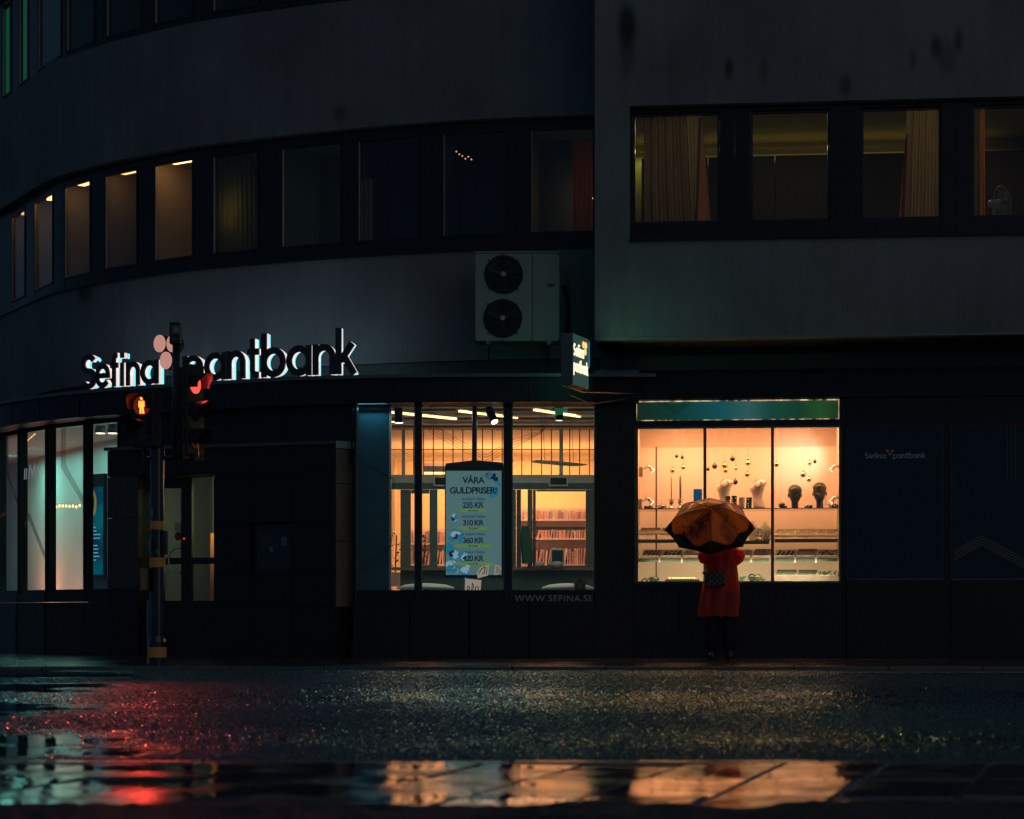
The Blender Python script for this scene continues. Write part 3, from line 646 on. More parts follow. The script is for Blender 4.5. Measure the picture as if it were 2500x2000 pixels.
q = PF.w(s0+.25, dv+.15, 2.0); arealight('door_post_fill', q, .12, (.9, 1, .5), 7, (math.radians(90), 0, PF.a), CB, 1.0)  # added close fill that brightens the post and notice
q = PF.w(s0+.3, dv+.45, 2.6); arealight('hall_light', q, .35, (.95, 1, .72), 4.5, (0, 0, 0), CB)

# ------------------------------------------------------------------ middle shop front (three panes)
gy = 28.0
def X(px, Y=gy): return (px-CX)/F*Y
zs, zt_ = zt(1441, gy), zt(983, gy)
f = MB()
mull = [(866, 872), (1014, 1029), (1231, 1250), (1452, 1460)]
for a, c in mull: f.box(X(a), X(c), 27.93, 28.07, zs-.14, zt_+.05)
f.box(X(872), X(1452), 27.94, 28.06, zt_, zt_+.05)
sh = f.build('shop_window_frame', M_black, CB, bevel=.003)
for i, (a, c) in enumerate(((872, 1014), (1029, 1231), (1250, 1452))):
    MB().box(X(a), X(c), 27.997, 28.003, zs, zt_).build('pane', M_glass, sh)
    MB().box(X(a)+.002, X(c)-.002, 27.97, 28.03, zs-.14, zs).build('bottom_panel', M_navy, sh)
    b = MB(); b.box(X(a), X(a)+.012, 27.96, 27.99, zs, zt_); b.box(X(c)-.012, X(c), 27.96, 27.99, zs, zt_); b.box(X(a)+.013, X(c)-.013, 27.96, 27.99, zt_-.012, zt_); b.build('glazing_bead', mat('pale_bead', (.22, .30, .30), .4, .4), sh)
def textmesh(s, size, T, m, parent, name, ext=.002, align='CENTER', bold=.0, space=1.0, **kw):
    c = bpy.data.curves.new(name, 'FONT'); c.body = s; c.size = size; c.extrude = ext; c.align_x = align; c.offset = bold; c.space_character = space
    o = bpy.data.objects.new(name, c); COL.objects.link(o)
    me = bpy.data.meshes.new_from_object(o.evaluated_get(bpy.context.evaluated_depsgraph_get())); bpy.data.objects.remove(o); bpy.data.curves.remove(c)
    me.transform(T @ Matrix.Rotation(PI/2, 4, 'X')); me.materials.clear(); return link(name, me, m, parent, **kw)
textmesh('WWW.SEFINA.SE', .122, Matrix.Translation((X(1352), 27.965, zt(1469, gy))), mat('grey_film_letters', (.30, .33, .36), .5, emit=(.2, .25, .3), es=.02), sh, 'web_address', .001, space=1.12, bold=.002)
# fine line film
dm = mat('dark_line_film', (.02, .04, .05), .5)
def film(pts, n=4, step=(5, 0), Yf=27.99, wd=.007):
    b = MB()
    for k in range(n):
        b.ribbon([(X(px+(step[0]*k if i_ == 0 or len(st_) < 3 else st_[2]*k)), zt(py+step[1]*k+(st_[1]*k if len(st_) > 1 else 0), gy)) for i_, (px, py, *st_) in enumerate([(p[0], p[1], 0, p[2] if len(p) > 2 else 0, 0) for p in pts])], wd, Yf-.002, Yf+.002)
    return b
def lines(paths):
    b = MB()
    for P in paths: b.ribbon([(X(a), zt(c, gy)) for a, c in P], .0045, 27.982, 27.986)
    return b
lp = []
for k in range(4):
    lp.append([(1048+5*k, 984), (1048+5*k, 1054-4*k), (1186, 1132-7*k), (1320-5*k, 1054-4*k)][:3])
for k in range(4): lp.append([(1186, 1132-7*k), (1232, 1105-7*k)])
for k in range(4): lp.append([(1250, 1096-7*k), (1320+5*k, 1058-4*k), (1320+5*k, 984)])
for k in range(4): lp.append([(874, 1113+6*k), (954+3*k, 1170), (954+3*k, 1330), (874, 1388+6*k)])
for k in range(4): lp.append([(1260+8*k, 1440), (1275+8*k, 1420), (1405, 1337+7*k), (1450, 1362+7*k)])
lines(lp).build('line_decal', dm, sh, kind='stuff')
# granite base below
MB().box(X(862), X(1462), 28.11, 28.3, .03, zs-.02).build('base_light_stop', M_dark, CB)  # unseen backing added to stop room light leaking through the panel seams
for a, c in ((862, 1000), (1002, 1145), (1147, 1290), (1292, 1458)):
    MB().box(X(a), X(c)-.004, 27.92, 28.1, .04, zs-.145).build('base_panel', M_granite, CB, bevel=.004)
MB().box(X(1450)+.01, X(1545), 27.9, 28.05, .04, 3.34).build('pillar', M_granite, CB)

PY_ = 33.2; M_shelfw = mat('white_ceiling', (.75, .72, .68), .6)
# room shell of the middle shop: z 0.2 floor, 3.5 ceiling, 10 m deep behind a glazed partition at y = 33.2
shopL, shopR = X(872)-.1, 2.2
M_ceil = mat('wood_slat_ceiling', (.20, .17, .12), .6, var=.3, scale=5)
r = MB(); r.box(shopL, 1.5, 28.08, 40, .12, .2); r.build('shop_floor', mat('grey_shop_floor', (.16, .17, .17), .4), CB)
MB().box(shopL, 1.5, 28.08, 40, 3.52, 3.56).build('shop_ceiling', mat('shop_ceiling', (.22, .24, .24), .7), CB)
for k in range(7):
    MB().box(shopL, 1.49, 28.6+.66*k, 28.88+.66*k, 3.44, 3.518).build('ceiling_baffle', M_ceil if k % 2 == 0 else M_offw, CB)
MB().box(shopL-.1, shopL, 28.08, 40, .2, 3.5).build('side_wall', M_offw, CB)
MB().box(1.50, 1.56, 28.08, 40, .2, 3.5).build('side_wall', M_offw, CB)
MB().box(shopL, 1.49, PY_+.1, 39.99, 3.47, 3.515).build('office_ceiling', M_shelfw, CB)
arealight('office_ceiling_fill', (-.2, 36.6, 2.5), 3.0, (1, .36, .095), 70, (PI, 0, 0), CB, 1.2)  # added unseen fill that brightens the office ceiling
MB().box(-6, 6, 40, 40.1, .2, 3.56).build('back_wall', mat('warm_office_wall', (.85, .80, .74), .6, var=.05), CB)
# teal return wall close behind the left pane
MB().box(X(874, 28.3), X(950, 28.3), 28.25, 28.4, .2, 3.5).build('return_wall', mat('blue_return_wall', (.04, .14, .19), .5, var=.5, scale=.8), CB)
MB().box(X(950, 28.3)+.002, X(955, 28.3), 28.24, 28.4, .2, 3.5).build('return_wall_edge', M_white, CB)
# partition
PY = 33.2
def XP(px): return X(px, PY)
def ZP(py): return zt(py, PY)
p = MB(); p.box(XP(860), XP(1470), PY-.04, PY+.04, ZP(1047), ZP(1041)); p.box(XP(860), XP(1470), PY-.06, PY+.06, ZP(1180), ZP(1160))
p.build('partition_rail', mat('pale_partition_rail', (.55, .56, .54), .5), CB)
for px, wd in ((985, 8), (1370, 9)):
    MB().box(XP(px-wd/2), XP(px+wd/2), PY-.05, PY+.05, ZP(1159), ZP(1047.5)).build('partition_post', M_offw, CB)
M_wire = mat('dark_green_bar', (.02, .035, .03), .5)
for px in list(range(1010, 1370, 24))+[1391, 1415, 1439]:
    MB().box(XP(px)-.008, XP(px)+.008, PY-.012, PY+.012, ZP(1159), ZP(1047.5)).build('partition_bar', M_wire, CB)
MB().box(XP(860), XP(1470), PY-.02, PY-.013, ZP(1099), ZP(1097)).build('partition_crossbar', M_wire, CB)
MB().box(XP(860), XP(1470), PY-.03, PY+.03, ZP(1195), ZP(1180.5)).build('lintel', M_teal, CB)
# counter wall with openings below
M_cw = mat('grey_green_counter_wall', (.12, .145, .12), .5)
def cw(a, c, t, bt, name='counter_wall_panel', m=M_cw, d=.05): return MB().box(XP(a), XP(c), PY-d, PY+d, ZP(bt), ZP(t)).build(name, m, CB)
cw(978, 1003, 1196, 1385); cw(1049, 1068, 1196, 1385, m=M_teal); cw(1096, 1260, 1196, 1385, m=M_teal); cw(1261, 1272, 1196, 1385, m=mat('blue_grey_post', (.05, .09, .14), .5)); cw(1288, 1300, 1196, 1385); cw(1301, 1308, 1196, 1385, m=mat('blue_grey_post', (.05, .09, .14), .5)); cw(1430, 1452, 1196, 1385)
cw(1309, 1429, 1196, 1200); cw(1309, 1429, 1287, 1293, 'window_rail'); cw(1004, 1048, 1196, 1205)
cw(1309, 1429, 1381, 1385, d=.12, name='counter_edge'); cw(1004, 1048, 1382, 1385, d=.12, name='counter_edge')
cw(955, 1452, 1386, 1392, 'counter_top', mat('counter_edge_wood', (.25, .17, .13), .4), .25)
cw(978, 1452, 1393, 1560, 'counter_front', mat('teal_counter_front', (.06, .10, .09), .5), .1)
gsq = 'white square frames above the counter windows'
for px, lab in ((1082, 'white square frame above the left counter window, half hidden by the poster'), (1363, 'white square frame above the right counter window')):
    r = MB(); a, c, t, bt = XP(px-23), XP(px+23), ZP(1164), ZP(1188); 
    r.box(a, c, PY-.10, PY-.07, t-.02, t); r.box(a, c, PY-.10, PY-.07, bt, bt+.02); r.box(a, a+.02, PY-.10, PY-.07, bt+.021, t-.021); r.box(c-.02, c, PY-.10, PY-.07, bt+.021, t-.021)
    o = r.build('number_display', mat('pink_white_frame', (.7, .62, .6), .5), None, label=lab, cat='display', group=gsq)
    MB().box(a+.021, c-.021, PY-.095, PY-.075, bt+.021, t-.021).build('screen', M_dark, o)
# office shelves with folders behind the openings
SY = 36.5
def XS(px): return X(px, SY)
def ZS(py): return zt(py, SY)
M_shelf = mat('white_office_shelf', (.8, .76, .72), .5)
def shelf(a, c, pys, label, books=True):
    o = empty('shelf_unit', (XS((a+c)/2), SY, .2), label, 'shelf')
    s = MB(); s.box(XS(a), XS(c), SY+.26, SY+.3, .2, ZS(pys[0][0])); s.build('back_panel', M_shelf, o)
    for (t, bt) in pys:
        MB().box(XS(a), XS(c), SY-.02, SY+.25, ZS(bt), ZS(bt)+.03).build('shelf', M_shelf, o)
        x = XS(a)+.02; bb = [MB(), MB(), MB()]
        while x < XS(c)-.05:
            wd_ = random.uniform(.018, .055); hh = (ZS(t)-ZS(bt)-.06)*random.uniform(.72, .95); ln = random.uniform(-.0, .05) if random.random() < .35 else 0
            k = random.randrange(3); z0 = ZS(bt)+.032
            bb[k].plate([(x, z0), (x+wd_, z0), (x+wd_+ln, z0+hh), (x+ln, z0+hh)], SY+.0, SY+.2); x += wd_+.008+ln*.6
        for k, bm in enumerate(bb):
            if bm.v: bm.build('folders', [mat('cream_folders', (.75, .68, .6), .6), mat('lilac_folders', (.42, .36, .45), .6), mat('pink_folders', (.72, .45, .40), .6)][k], o, kind='stuff')
    return o
shelf(1262, 1450, ((1240, 1272), (1285, 1318), (1330, 1383)), 'white shelves of leaning folders behind the right counter window')
shelf(1000, 1100, ((1290, 1330), (1335, 1382)), 'white shelves of folders behind the left counter window')
def potted(x, y, z, label, h=.8):
    o = empty('potted_plant', (x, y, z), label, 'plant'); MB().lathe((x, y, z), [(.09, 0), (.13, .22), (.12, .22)], 12).build('pot', M_white, o)
    l = MB()
    for k in range(60):
        a = random.uniform(0, 2*PI); r = random.uniform(.02, .2); zz = z+.25+random.uniform(0, h-.25); c = Vector((x+r*math.cos(a), y+r*math.sin(a), zz)); d = Vector((math.cos(a), math.sin(a), random.uniform(-.3, .8)))*.07; s_ = Vector((-math.sin(a), math.cos(a), 0))*.03
        l.add([c, c+d*.5+s_, c+d, c+d*.5-s_], [(0, 1, 2, 3)])
    l.build('foliage', mat('dark_leaf', (.03, .07, .02), .5), o, kind='stuff'); MB().tube([(x, y, z+.2), (x+.02, y, z+h*.9)], .012, 6).build('stem', M_black, o)
potted(X(965, 34), 34, 1.05, 'dark leafy plant in the far left gap of the shop', .9)
potted(X(1035, 35), 35, 1.2, 'leafy plant behind the left counter window', .7)
# wall calendar picture and desk clutter on the counter
MB().box(X(1344, 33), X(1377, 33), 32.9, 32.93, zt(1383, 33), zt(1340, 33)).build('photo_frame', M_white, None, label='dark picture in a white frame standing on the right counter', cat='picture frame')
MB().box(X(1347, 33), X(1374, 33), 32.88, 32.898, zt(1381, 33), zt(1344, 33)).build('desk_screen', mat('dark_green_screen', (.03, .06, .06), .3), bpy.data.objects['photo_frame'])
r = MB(); r.tube([(X(1290, 33), 32.9, zt(1375, 33)), (X(1283, 33), 32.9, zt(1320, 33)), (X(1281, 33), 32.9, zt(1285, 33))], [.10, .08, .05], 8); r.build('office_chair', mat('dark_green_fabric', (.02, .08, .03), .7), None, label='dark green chair back inside the narrow counter opening', cat='chair')
for k, (px, wd_, hh, c) in enumerate(((1318, 16, 8, (.6, .55, .5)), (1345, 12, 7, (.5, .5, .45)), (1360, 20, 9, (.65, .6, .55)))):
    MB().ball((X(px, 32.9), 32.85, zt(1381, 33)+.02), .05, 10, (wd_/10, .8, hh/10)).build('paper_heap', mat('crumpled_paper', c, .7, bump=.8, bscale=30), None, label=['leftmost pale heap on the right counter', 'middle pale heap on the right counter', 'pale heap before the white picture frame'][k], cat='papers', group='pale heaps on the right counter')
# ceiling fixtures: LED bars
gb = 'linear ceiling lamps in the shop'
bars = [(955, 1009, 1113, 1025, 29.6, 'LED bar crossing behind the first mullion from the left'), (955, 1031, 982, 1033, 31.6, 'short LED bar low in the left pane'), (1122, 1006, 1262, 1022, 29.8, 'LED bar behind the black poster pole'), (1305, 1003, 1415, 1019, 29.6, 'LED bar in the right pane by the hanging spotlight'), (1034, 1149, 1088, 1150, 35.5, 'upper of two far lamps behind the partition bars'), (1034, 1157, 1088, 1157, 34.5, 'lower of two far lamps behind the partition bars')]
mled = emis('warm_led', (1, .62, .26), 3.2)
for (a, ya, c, yc, Y, lab) in bars:
    Pa, Pb = pt(a, ya, Y), pt(c, yc, Y)
    if Y < 34: Pb = pt(c, yc, Y+1.1*(yc-ya)/16)
    r = empty('linear_lamp', (Pa+Pb)/2, lab, 'lamp', gb); d = Pb-Pa; M = Matrix.Translation(Pa) @ Vector((1, 0, 0)).rotation_difference(d).to_matrix().to_4x4(); L_ = d.length
    MB(M).box(0, L_, -.06, .06, .028, .12).build('housing', M_offw, r); MB(M).box(0, L_, -.02, .02, -.002, .026).build('diffuser', mled, r)
    if Y < 34:
        MB().tube([Pa+d*.2+Vector((0, 0, .1)), Pa+d*.2+Vector((0, 0, 3.45-Pa.z-d.z*.2))], .006, 5).build('hanger', M_chrome, r)
# ceiling spotlights on tracks
gs = 'black ceiling spotlights in the shop'
def ceil_spot(px, py, Y, aim, lab, on=8):
    P = pt(px, py, Y); o = empty('ceiling_spotlight', P, lab, 'spotlight', gs)
    d = Vector(aim).normalized(); M = Matrix.Translation(P) @ Vector((0, 0, -1)).rotation_difference(d).to_matrix().to_4x4()
    MB(M).lathe((0, 0, 0), [(.052, -.13), (.056, -.12), (.056, .09), (.04, .12), (.004, .125)], 18).build('can', M_blackplastic, o, smooth=False)
    MB(M).lathe((0, 0, 0), [(.046, -.134), (.046, -.131)], 18).build('lens', emis('spot_lens', (1, .88, .72), on), o)
    MB().tube([P+Vector((0, 0, .1)), P+Vector((0, 0, 3.4-P.z))], .009, 6).build('stem', M_black, o); MB().box(P.x-.18, P.x+.18, P.y-.02, P.y+.02, 3.40, 3.43).build('track', M_black, o)
ceil_spot(973, 1009, 28.9, (.05, 0, -1), 'black can spotlight at the top of the left pane pointing down')
ceil_spot(1199, 1012, 28.9, (.45, -.6, -1), 'tilted black spotlight at the top of the centre pane')
ceil_spot(1365, 1003, 28.9, (0, 0, -1), 'black can spotlight at the top of the right pane', 2)
# boomerang shaped pendant lamp
r = MB(); Y = 32; r.loft([[pt(px, py-hh/2, Y)+Vector((0, -dd, 0)), pt(px, py-hh/2, Y)+Vector((0, dd, 0)), pt(px, py+hh/2, Y)+Vector((0, dd, 0)), pt(px, py+hh/2, Y)+Vector((0, -dd, 0))] for px, py, hh, dd in ((1297, 1128, 1, .02), (1310, 1127, 6, .08), (1360, 1131, 7, .12), (1400, 1134, 7, .10), (1422, 1135, 4, .06), (1434, 1134, 1, .02))])
r.build('pendant_lamp', mat('grey_lamp_body', (.10, .12, .10), .5), None, smooth=False, label='long flat pendant lamp hanging before the orange glazed partition', cat='lamp')
for px in (1330, 1400): MB().tube([pt(px, 1129, 32), pt(px-4, 1030, 32)], .004, 5).build('wire', M_black, bpy.data.objects['pendant_lamp'])
# low round white tables
for a, c, lab in ((968, 1110, 'round white table top low behind the first mullion'), (1322, 1450, 'round white table top low in the right pane')):
    Y = 30; cx_ = X((a+c)/2, Y); o = empty('round_table', (cx_, Y, .2), lab, 'table', 'round white tables in the shop'); R_ = (X(c, Y)-X(a, Y))/2
    zz = zt(1437, Y)
    MB().lathe((cx_, Y, 0), [(R_, zz-.01), (R_*.97, zz+.02), (R_*.7, zz+.055), (R_*.3, zz+.07), (.01, zz+.075)], 32).build('top', M_white, o, smooth=True); MB().lathe((cx_, Y, 0), [(.25, .2), (.05, .25), (.05, zz-.015)], 16).build('leg', M_steel, o)
# yellow sign card and light strip
MB().box(X(1402), X(1431), 28.10, 28.11, zt(1441, gy), zt(1408, gy)).build('warning_sign', mat('yellow_card', (.42, .34, .03), .5), None, label='small yellow warning card at the foot of the right pane', cat='sign')
b = MB(); b.ribbon([(X(1406), zt(1438, gy)), (X(1416.5), zt(1413, gy)), (X(1427), zt(1438, gy))], .012, 28.09, 28.095, True); b.build('triangle_print', M_black, bpy.data.objects['warning_sign'])
# glowing plates painted as the reflected sign from across the street
g_ = 'painted reflections of the sign across the street'
def card(pts, marks, lab):
    o = MB().plate([(X(a), zt(c, gy)) for a, c in pts], 28.15, 28.17).build('sign_reflection', emis('cream_reflection', (.75, .65, .5), .35, (.7, .62, .5)), None, label=lab, cat='reflection', group=g_)
    b = MB()
    for P, wd_, cl in marks: b.ribbon([(X(a), zt(c, gy)) for a, c in P], wd_*.00535, 28.14, 28.146, cl)
    b.build('lettering', mat('dark_green_reflection', (.01, .06, .04), .5), o)
ring = lambda x, y, rx, ry, n=14: [(x+rx*math.cos(t), y+ry*math.sin(t)) for t in np.linspace(0, 2*PI, n, endpoint=False)]
card([(1135, 1412), (1175, 1416), (1173, 1441), (1134, 1441)], [(ring(1143, 1436, 3, 5), 2, True), ([(1151, 1441), (1153, 1424), (1156, 1430), (1154, 1441)], 2, False), (ring(1164, 1437, 4, 5), 2, True)], 'lower cream painted reflection of green sign letters at the foot of the centre pane')
card([(1164, 1398), (1172, 1384), (1194, 1378), (1191, 1405), (1178, 1408), (1166, 1412)], [([(1168, 1400), (1176, 1388), (1184, 1384), (1183, 1397), (1177, 1401)], 2, False), ([(1189, 1384), (1187, 1402)], 1.5, False)], 'slanted cream painted sign reflection with a green squiggle overlapping the poster foot')
card([(1208, 1378), (1218, 1380), (1224, 1388), (1216, 1402), (1206, 1403)], [([(1210, 1383), (1214, 1390), (1210, 1399)], 1.5, False), ([(1214, 1382), (1219, 1390), (1214, 1399)], 1.5, False)], 'small cream painted sign reflection at the lower right corner of the poster')
# poster display
pd = empty('hanging_poster_display', (X(1158), 28.6, 3.4), 'hanging black poster display listing gold prices in the centre pane', 'display')
PYp = 28.6; xp = lambda px: X(px, PYp); zp = lambda py: zt(py, PYp)
MB().tube([(xp(1158), PYp+.02, zp(1127)), (xp(1159), PYp+.02, 3.5)], .034, 12).build('pole', M_black, pd)
b = MB(); b.plate([(xp(1086), zp(1150)), (xp(1088), zp(1132)), (xp(1150), zp(1125)), (xp(1168), zp(1125)), (xp(1228), zp(1130)), (xp(1230), zp(1150))], PYp-.05, PYp+.06); b.build('header', M_black, pd, bevel=.004)
b = MB(); b.box(xp(1086), xp(1088.5), PYp-.04, PYp+.04, zp(1406), zp(1150)-.001); b.box(xp(1224.5), xp(1229), PYp-.04, PYp+.04, zp(1406), zp(1150)-.001); b.box(xp(1086), xp(1229), PYp-.045, PYp+.045, zp(1411), zp(1404)); b.build('frame', M_black, pd)
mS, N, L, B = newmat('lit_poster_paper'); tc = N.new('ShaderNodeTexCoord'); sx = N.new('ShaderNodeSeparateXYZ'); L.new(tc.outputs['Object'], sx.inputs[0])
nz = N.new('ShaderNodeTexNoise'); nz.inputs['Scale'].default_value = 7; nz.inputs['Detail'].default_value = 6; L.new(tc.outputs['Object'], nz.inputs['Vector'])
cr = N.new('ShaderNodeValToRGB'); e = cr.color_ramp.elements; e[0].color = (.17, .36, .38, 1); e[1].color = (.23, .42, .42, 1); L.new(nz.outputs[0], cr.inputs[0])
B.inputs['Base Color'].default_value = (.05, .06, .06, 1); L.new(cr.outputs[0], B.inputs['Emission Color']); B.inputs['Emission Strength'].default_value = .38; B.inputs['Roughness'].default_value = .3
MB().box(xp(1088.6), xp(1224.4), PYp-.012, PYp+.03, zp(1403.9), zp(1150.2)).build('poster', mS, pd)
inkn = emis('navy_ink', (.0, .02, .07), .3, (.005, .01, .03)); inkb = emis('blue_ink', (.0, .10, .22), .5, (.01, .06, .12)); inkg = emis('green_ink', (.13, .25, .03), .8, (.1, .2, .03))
def tline(s, px, py, size, m, bold=0, space=.95): textmesh(s, size, Matrix.Translation((xp(px), PYp-.018, zp(py))), m, pd, 'poster_text', .001, space=space, bold=bold)
tline('VÅRA', 1156, 1180, .118, inkn, .003); tline('GULDPRISER!', 1156, 1205, .118, inkn, .003, .9)
def flower(px, py, r, cols, seed):
    rr = random.Random(seed)
    for k, m in enumerate(cols):
        b = MB()
        for j in range(6):
            a = rr.uniform(0, 2*PI); d = r*(.25+.75*rr.random())*(1-.28*k); cx_, cz = xp(px)+math.cos(a)*d*.5, zp(py)+math.sin(a)*d*.5
            P = [(cx_+math.cos(t)*d*.45*(1+.5*rr.uniform(-1, 1)), cz+math.sin(t)*d*.45*(1+.5*rr.uniform(-1, 1))) for t in np.linspace(0, 2*PI, 8, endpoint=False)]
            b.plate(P, PYp-.0128-.0006*j-.0007*k, PYp-.0122)
        b.build('flower_print', m, pd)
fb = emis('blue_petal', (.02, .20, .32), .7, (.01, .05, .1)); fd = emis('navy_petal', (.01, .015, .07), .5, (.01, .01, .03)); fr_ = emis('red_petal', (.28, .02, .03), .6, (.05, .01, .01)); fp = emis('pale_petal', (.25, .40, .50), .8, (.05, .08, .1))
flower(1190, 1162, .09, [fb, fr_], 1); flower(1206, 1168, .07, [fd], 2); flower(1212, 1205, .12, [fb], 3); flower(1217, 1180, .07, [fb], 31)
flower(1105, 1265, .10, [fp, fb, fd, fr_], 4); flower(1112, 1310, .13, [fb, fp, fd, fr_], 5); flower(1103, 1350, .15, [fb, fp, fd, fd, fr_], 6)
flower(1135, 1355, .12, [fb, fp], 7); flower(1105, 1388, .14, [fp, fb], 8); flower(1140, 1392, .12, [fb, fp], 9); flower(1180, 1395, .08, [fb], 10)
for (k, kar, pr, y, gw) in ((0, '14', '235', 1222, 30), (1, '18', '310', 1265, 37), (2, '21', '360', 1308, 44), (3, '24', '420', 1352, 50)):
    tline(kar+' KARAT FRÅN', 1155, y, .050, inkb, .001, .85); tline(pr+' KR', 1155, y+18, .105, inkn, .002, .85)
    MB().box(xp(1155-gw), xp(1155+gw), PYp-.0172, PYp-.0165, zp(y+28), zp(y+22)).build('green_bar', inkg, pd); tline('PER GRAM', 1155, y+27, .028, inkn, .0005)
# lights of shop and office
LW = (1, .42, .20)
arealight('office_light', (-.2, 35.4, 3.4), 2.4, (1, .40, .22), 62, (0, 0, 0), CB, 1.5)
arealight('office_wall_fill', (-.2, 38.9, 3.35), 3.2, (1, .36, .085), 80, (math.radians(25), 0, 0), CB, .6)  # added wash that brightens the office back wall
arealight('office_light_left', (-2.0, 36, 3.4), 1.2, (1, .40, .22), 16, (0, 0, 0), CB)
arealight('shop_light', (-.2, 30.6, 3.38), 2.6, (.70, .85, .70), 30, (0, 0, 0), CB, 1.6)
q = Vector((X(905, 28.2), 28.12, 3.3)); arealight('blue_wash', (q.x, 28.14, 3.3), .4, (.22, .70, .9), 1.1, (math.radians(-20), 0, 0), CB, .08)

# ------------------------------------------------------------------ right wing
def wu(px, v=0): return WF.ray(px, 1500, v)[0]
def wz(px, py, v=0): return WF.ray(px, py, v)[1]
wm = WF.mb
UE = 12.0
uL = wu(1452, WV); zb = wz(1452, 825, WV)
zw0, zw1 = wz(1600, 581, WV), wz(1600, 257, WV); ulw = wu(1537, WV)
wm().box(uL, UE, WV, -.9, zb, zw0).build('lower_wall', M_st2, WB)
wm().box(uL, UE, WV, -.9, zw1, 12).build('upper_wall', M_st2, WB)
wm().box(uL, ulw, WV, -.9, zw0, zw1).build('wall_end', M_st2, WB)
wm().box(uL, uL+.3, -.9, .6, zb, 12).build('side_wall', M_st2, WB)
wm().box(uL, UE, WV-.02, -1.25, zb-.03, zb-.002).build('drip_edge', mat('drip_edge_metal', (.2, .26, .24), .5), WB)
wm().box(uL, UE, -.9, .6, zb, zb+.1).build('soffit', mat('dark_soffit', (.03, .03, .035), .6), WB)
z869, z905 = wz(1600, 869, 0), wz(1600, 905, 0)
wm().box(wu(1466), UE, -.02, .3, z905, z869).build('fascia_band', mat('grey_fascia', (.09, .12, .13), .5, var=.3, scale=2), WB)
wm().box(wu(1466), UE, .0, .3, z869+.001, zb).build('recess_wall', M_dark, WB)
wm().box(wu(1455), wu(1562), -.16, -.022, z905-.05, z905-.005).build('ledge', M_steel, WB)
# windows of the wing
wp2 = [(1545, 1757), (1832, 2026), (2102, 2297), (2372, 2560), (2630, 2820)]
vg = WV+.22
zg0, zg1 = wz(1600, 548, vg), wz(1600, 279, vg)
pv = uL
for i, (a, c) in enumerate(wp2):
    ua, uc = wu(a, vg), wu(c, vg)
    z1g = zg1
    f = wm(); 
    pa = ulw if i == 0 else (wu(wp2[i-1][1], vg)+ua)/2; pc = (uc+wu(wp2[i+1][0], vg))/2 if i+1 < len(wp2) else UE
    f.box(pa+.001, ua, WV+.12, vg+.08, zw0+.002, zw1-.002); f.box(uc, pc-.001, WV+.12, vg+.08, zw0+.002, zw1-.002); f.box(ua, uc, WV+.14, vg+.06, zw0+.002, zg0); f.box(ua, uc, WV+.14, vg+.06, z1g, zw1-.002)
    wn = f.build('window', M_frame, WB)
    b = wm(); b.box(ua+.001, ua+.03, vg-.03, vg+.03, zg0, z1g); b.box(uc-.03, uc-.001, vg-.03, vg+.03, zg0, z1g); b.box(ua+.03, uc-.03, vg-.03, vg+.03, zg0+.001, zg0+.03); b.box(ua+.03, uc-.03, vg-.03, vg+.03, z1g-.03, z1g-.001); b.build('sash', M_black, wn)
    wm().box(ua+.03, uc-.03, vg-.003, vg+.003, zg0+.03, z1g-.03).build('pane', M_glassd, wn)
wm().box(ulw, UE, WV-.04, WV+.1, zw0-.04, zw0).build('window_sill', M_frame, WB)
# the room behind
rv = WV+4.6
MO = mat('olive_room_wall', (.35, .34, .16), .7, var=.1)
b = wm(); b.box(uL+.2, UE, rv, rv+.1, zw0-.5, zw1+.6); b.box(uL+.2, uL+.25, vg+.1, rv, zw0-.5, zw1+.6); b.box(uL+.2, UE, vg+.1, rv, zw1+.5, zw1+.6); b.box(uL+.2, UE, -.88, rv, zw0-.6, zw0-.5)
b.build('office_room', MO, WB)
MCAB = mat('dark_wood_cabinet', (.05, .032, .018), .5, var=.3, scale=4, stretch=(1, 1, .2))
zc = wz(1900, 380, rv-.5)
for k in range(9):
    a = uL+.4+k*.95
    o = wm().box(a, a+.94, rv-.5, rv-.02, zw0-.5, zc+(.0 if k != 6 else -.04)).build('cabinet', MCAB, None, label='dark wooden cabinet '+('at the left end', 'behind the first wing window', 'right of the first wing window', 'behind the second wing window', 'right of the second wing window', 'behind the third wing window', 'beside the tan curtain', 'behind the fourth wing window', 'at the far right end')[k]+' of the upper room', cat='cabinet', group='cabinets in the upper right room')
arealight('upper_room_light', WF.w(wu(1950, 0), rv-.35, zw1+.35), 5.5, (1, .85, .20), 34, (0, 0, WF.a), WB, .25)
arealight('upper_room_light', WF.w(wu(1950, 0), 1.0, zw1+.45), 1.6, (1, .72, .25), 5, (0, 0, WF.a), WB)
arealight('upper_room_light', WF.w(wu(2480, 0), .8, zw1+.45), .8, (1, .50, .16), 5, (0, 0, WF.a), WB)
def wcurtain(top, bot, z0, z1, m, lab, folds, v=.35, amp=.045, twist=0, name='curtain'):
    n = folds*8; vs = []; rows = 8
    for j in range(rows+1):
        t = j/rows; a = top[0]*(1-t)+bot[0]*t; c = top[1]*(1-t)+bot[1]*t; z = z1*(1-t)+z0*t
        for k in range(n+1):
            s = k/n; u = wu(a+(c-a)*s, WV+v); vs.append((u, WV+v+amp*1.5*(.6+.4*t)*math.sin(2*PI*folds*s+.5*math.sin(3*t)+twist)+.3*amp*math.sin(5*PI*folds*s), z))
    fs = [(j*(n+1)+k, j*(n+1)+k+1, (j+1)*(n+1)+k+1, (j+1)*(n+1)+k) for j in range(rows) for k in range(n)]
    return MB(WF.M).add(vs, fs).build(name, m, None, smooth=True, label=lab, cat='curtain', group='curtains of the upper right windows')
CW = cloth('brown_wing_curtain', (.24, .15, .07), .3, c2=(.38, .26, .12), scale=8)
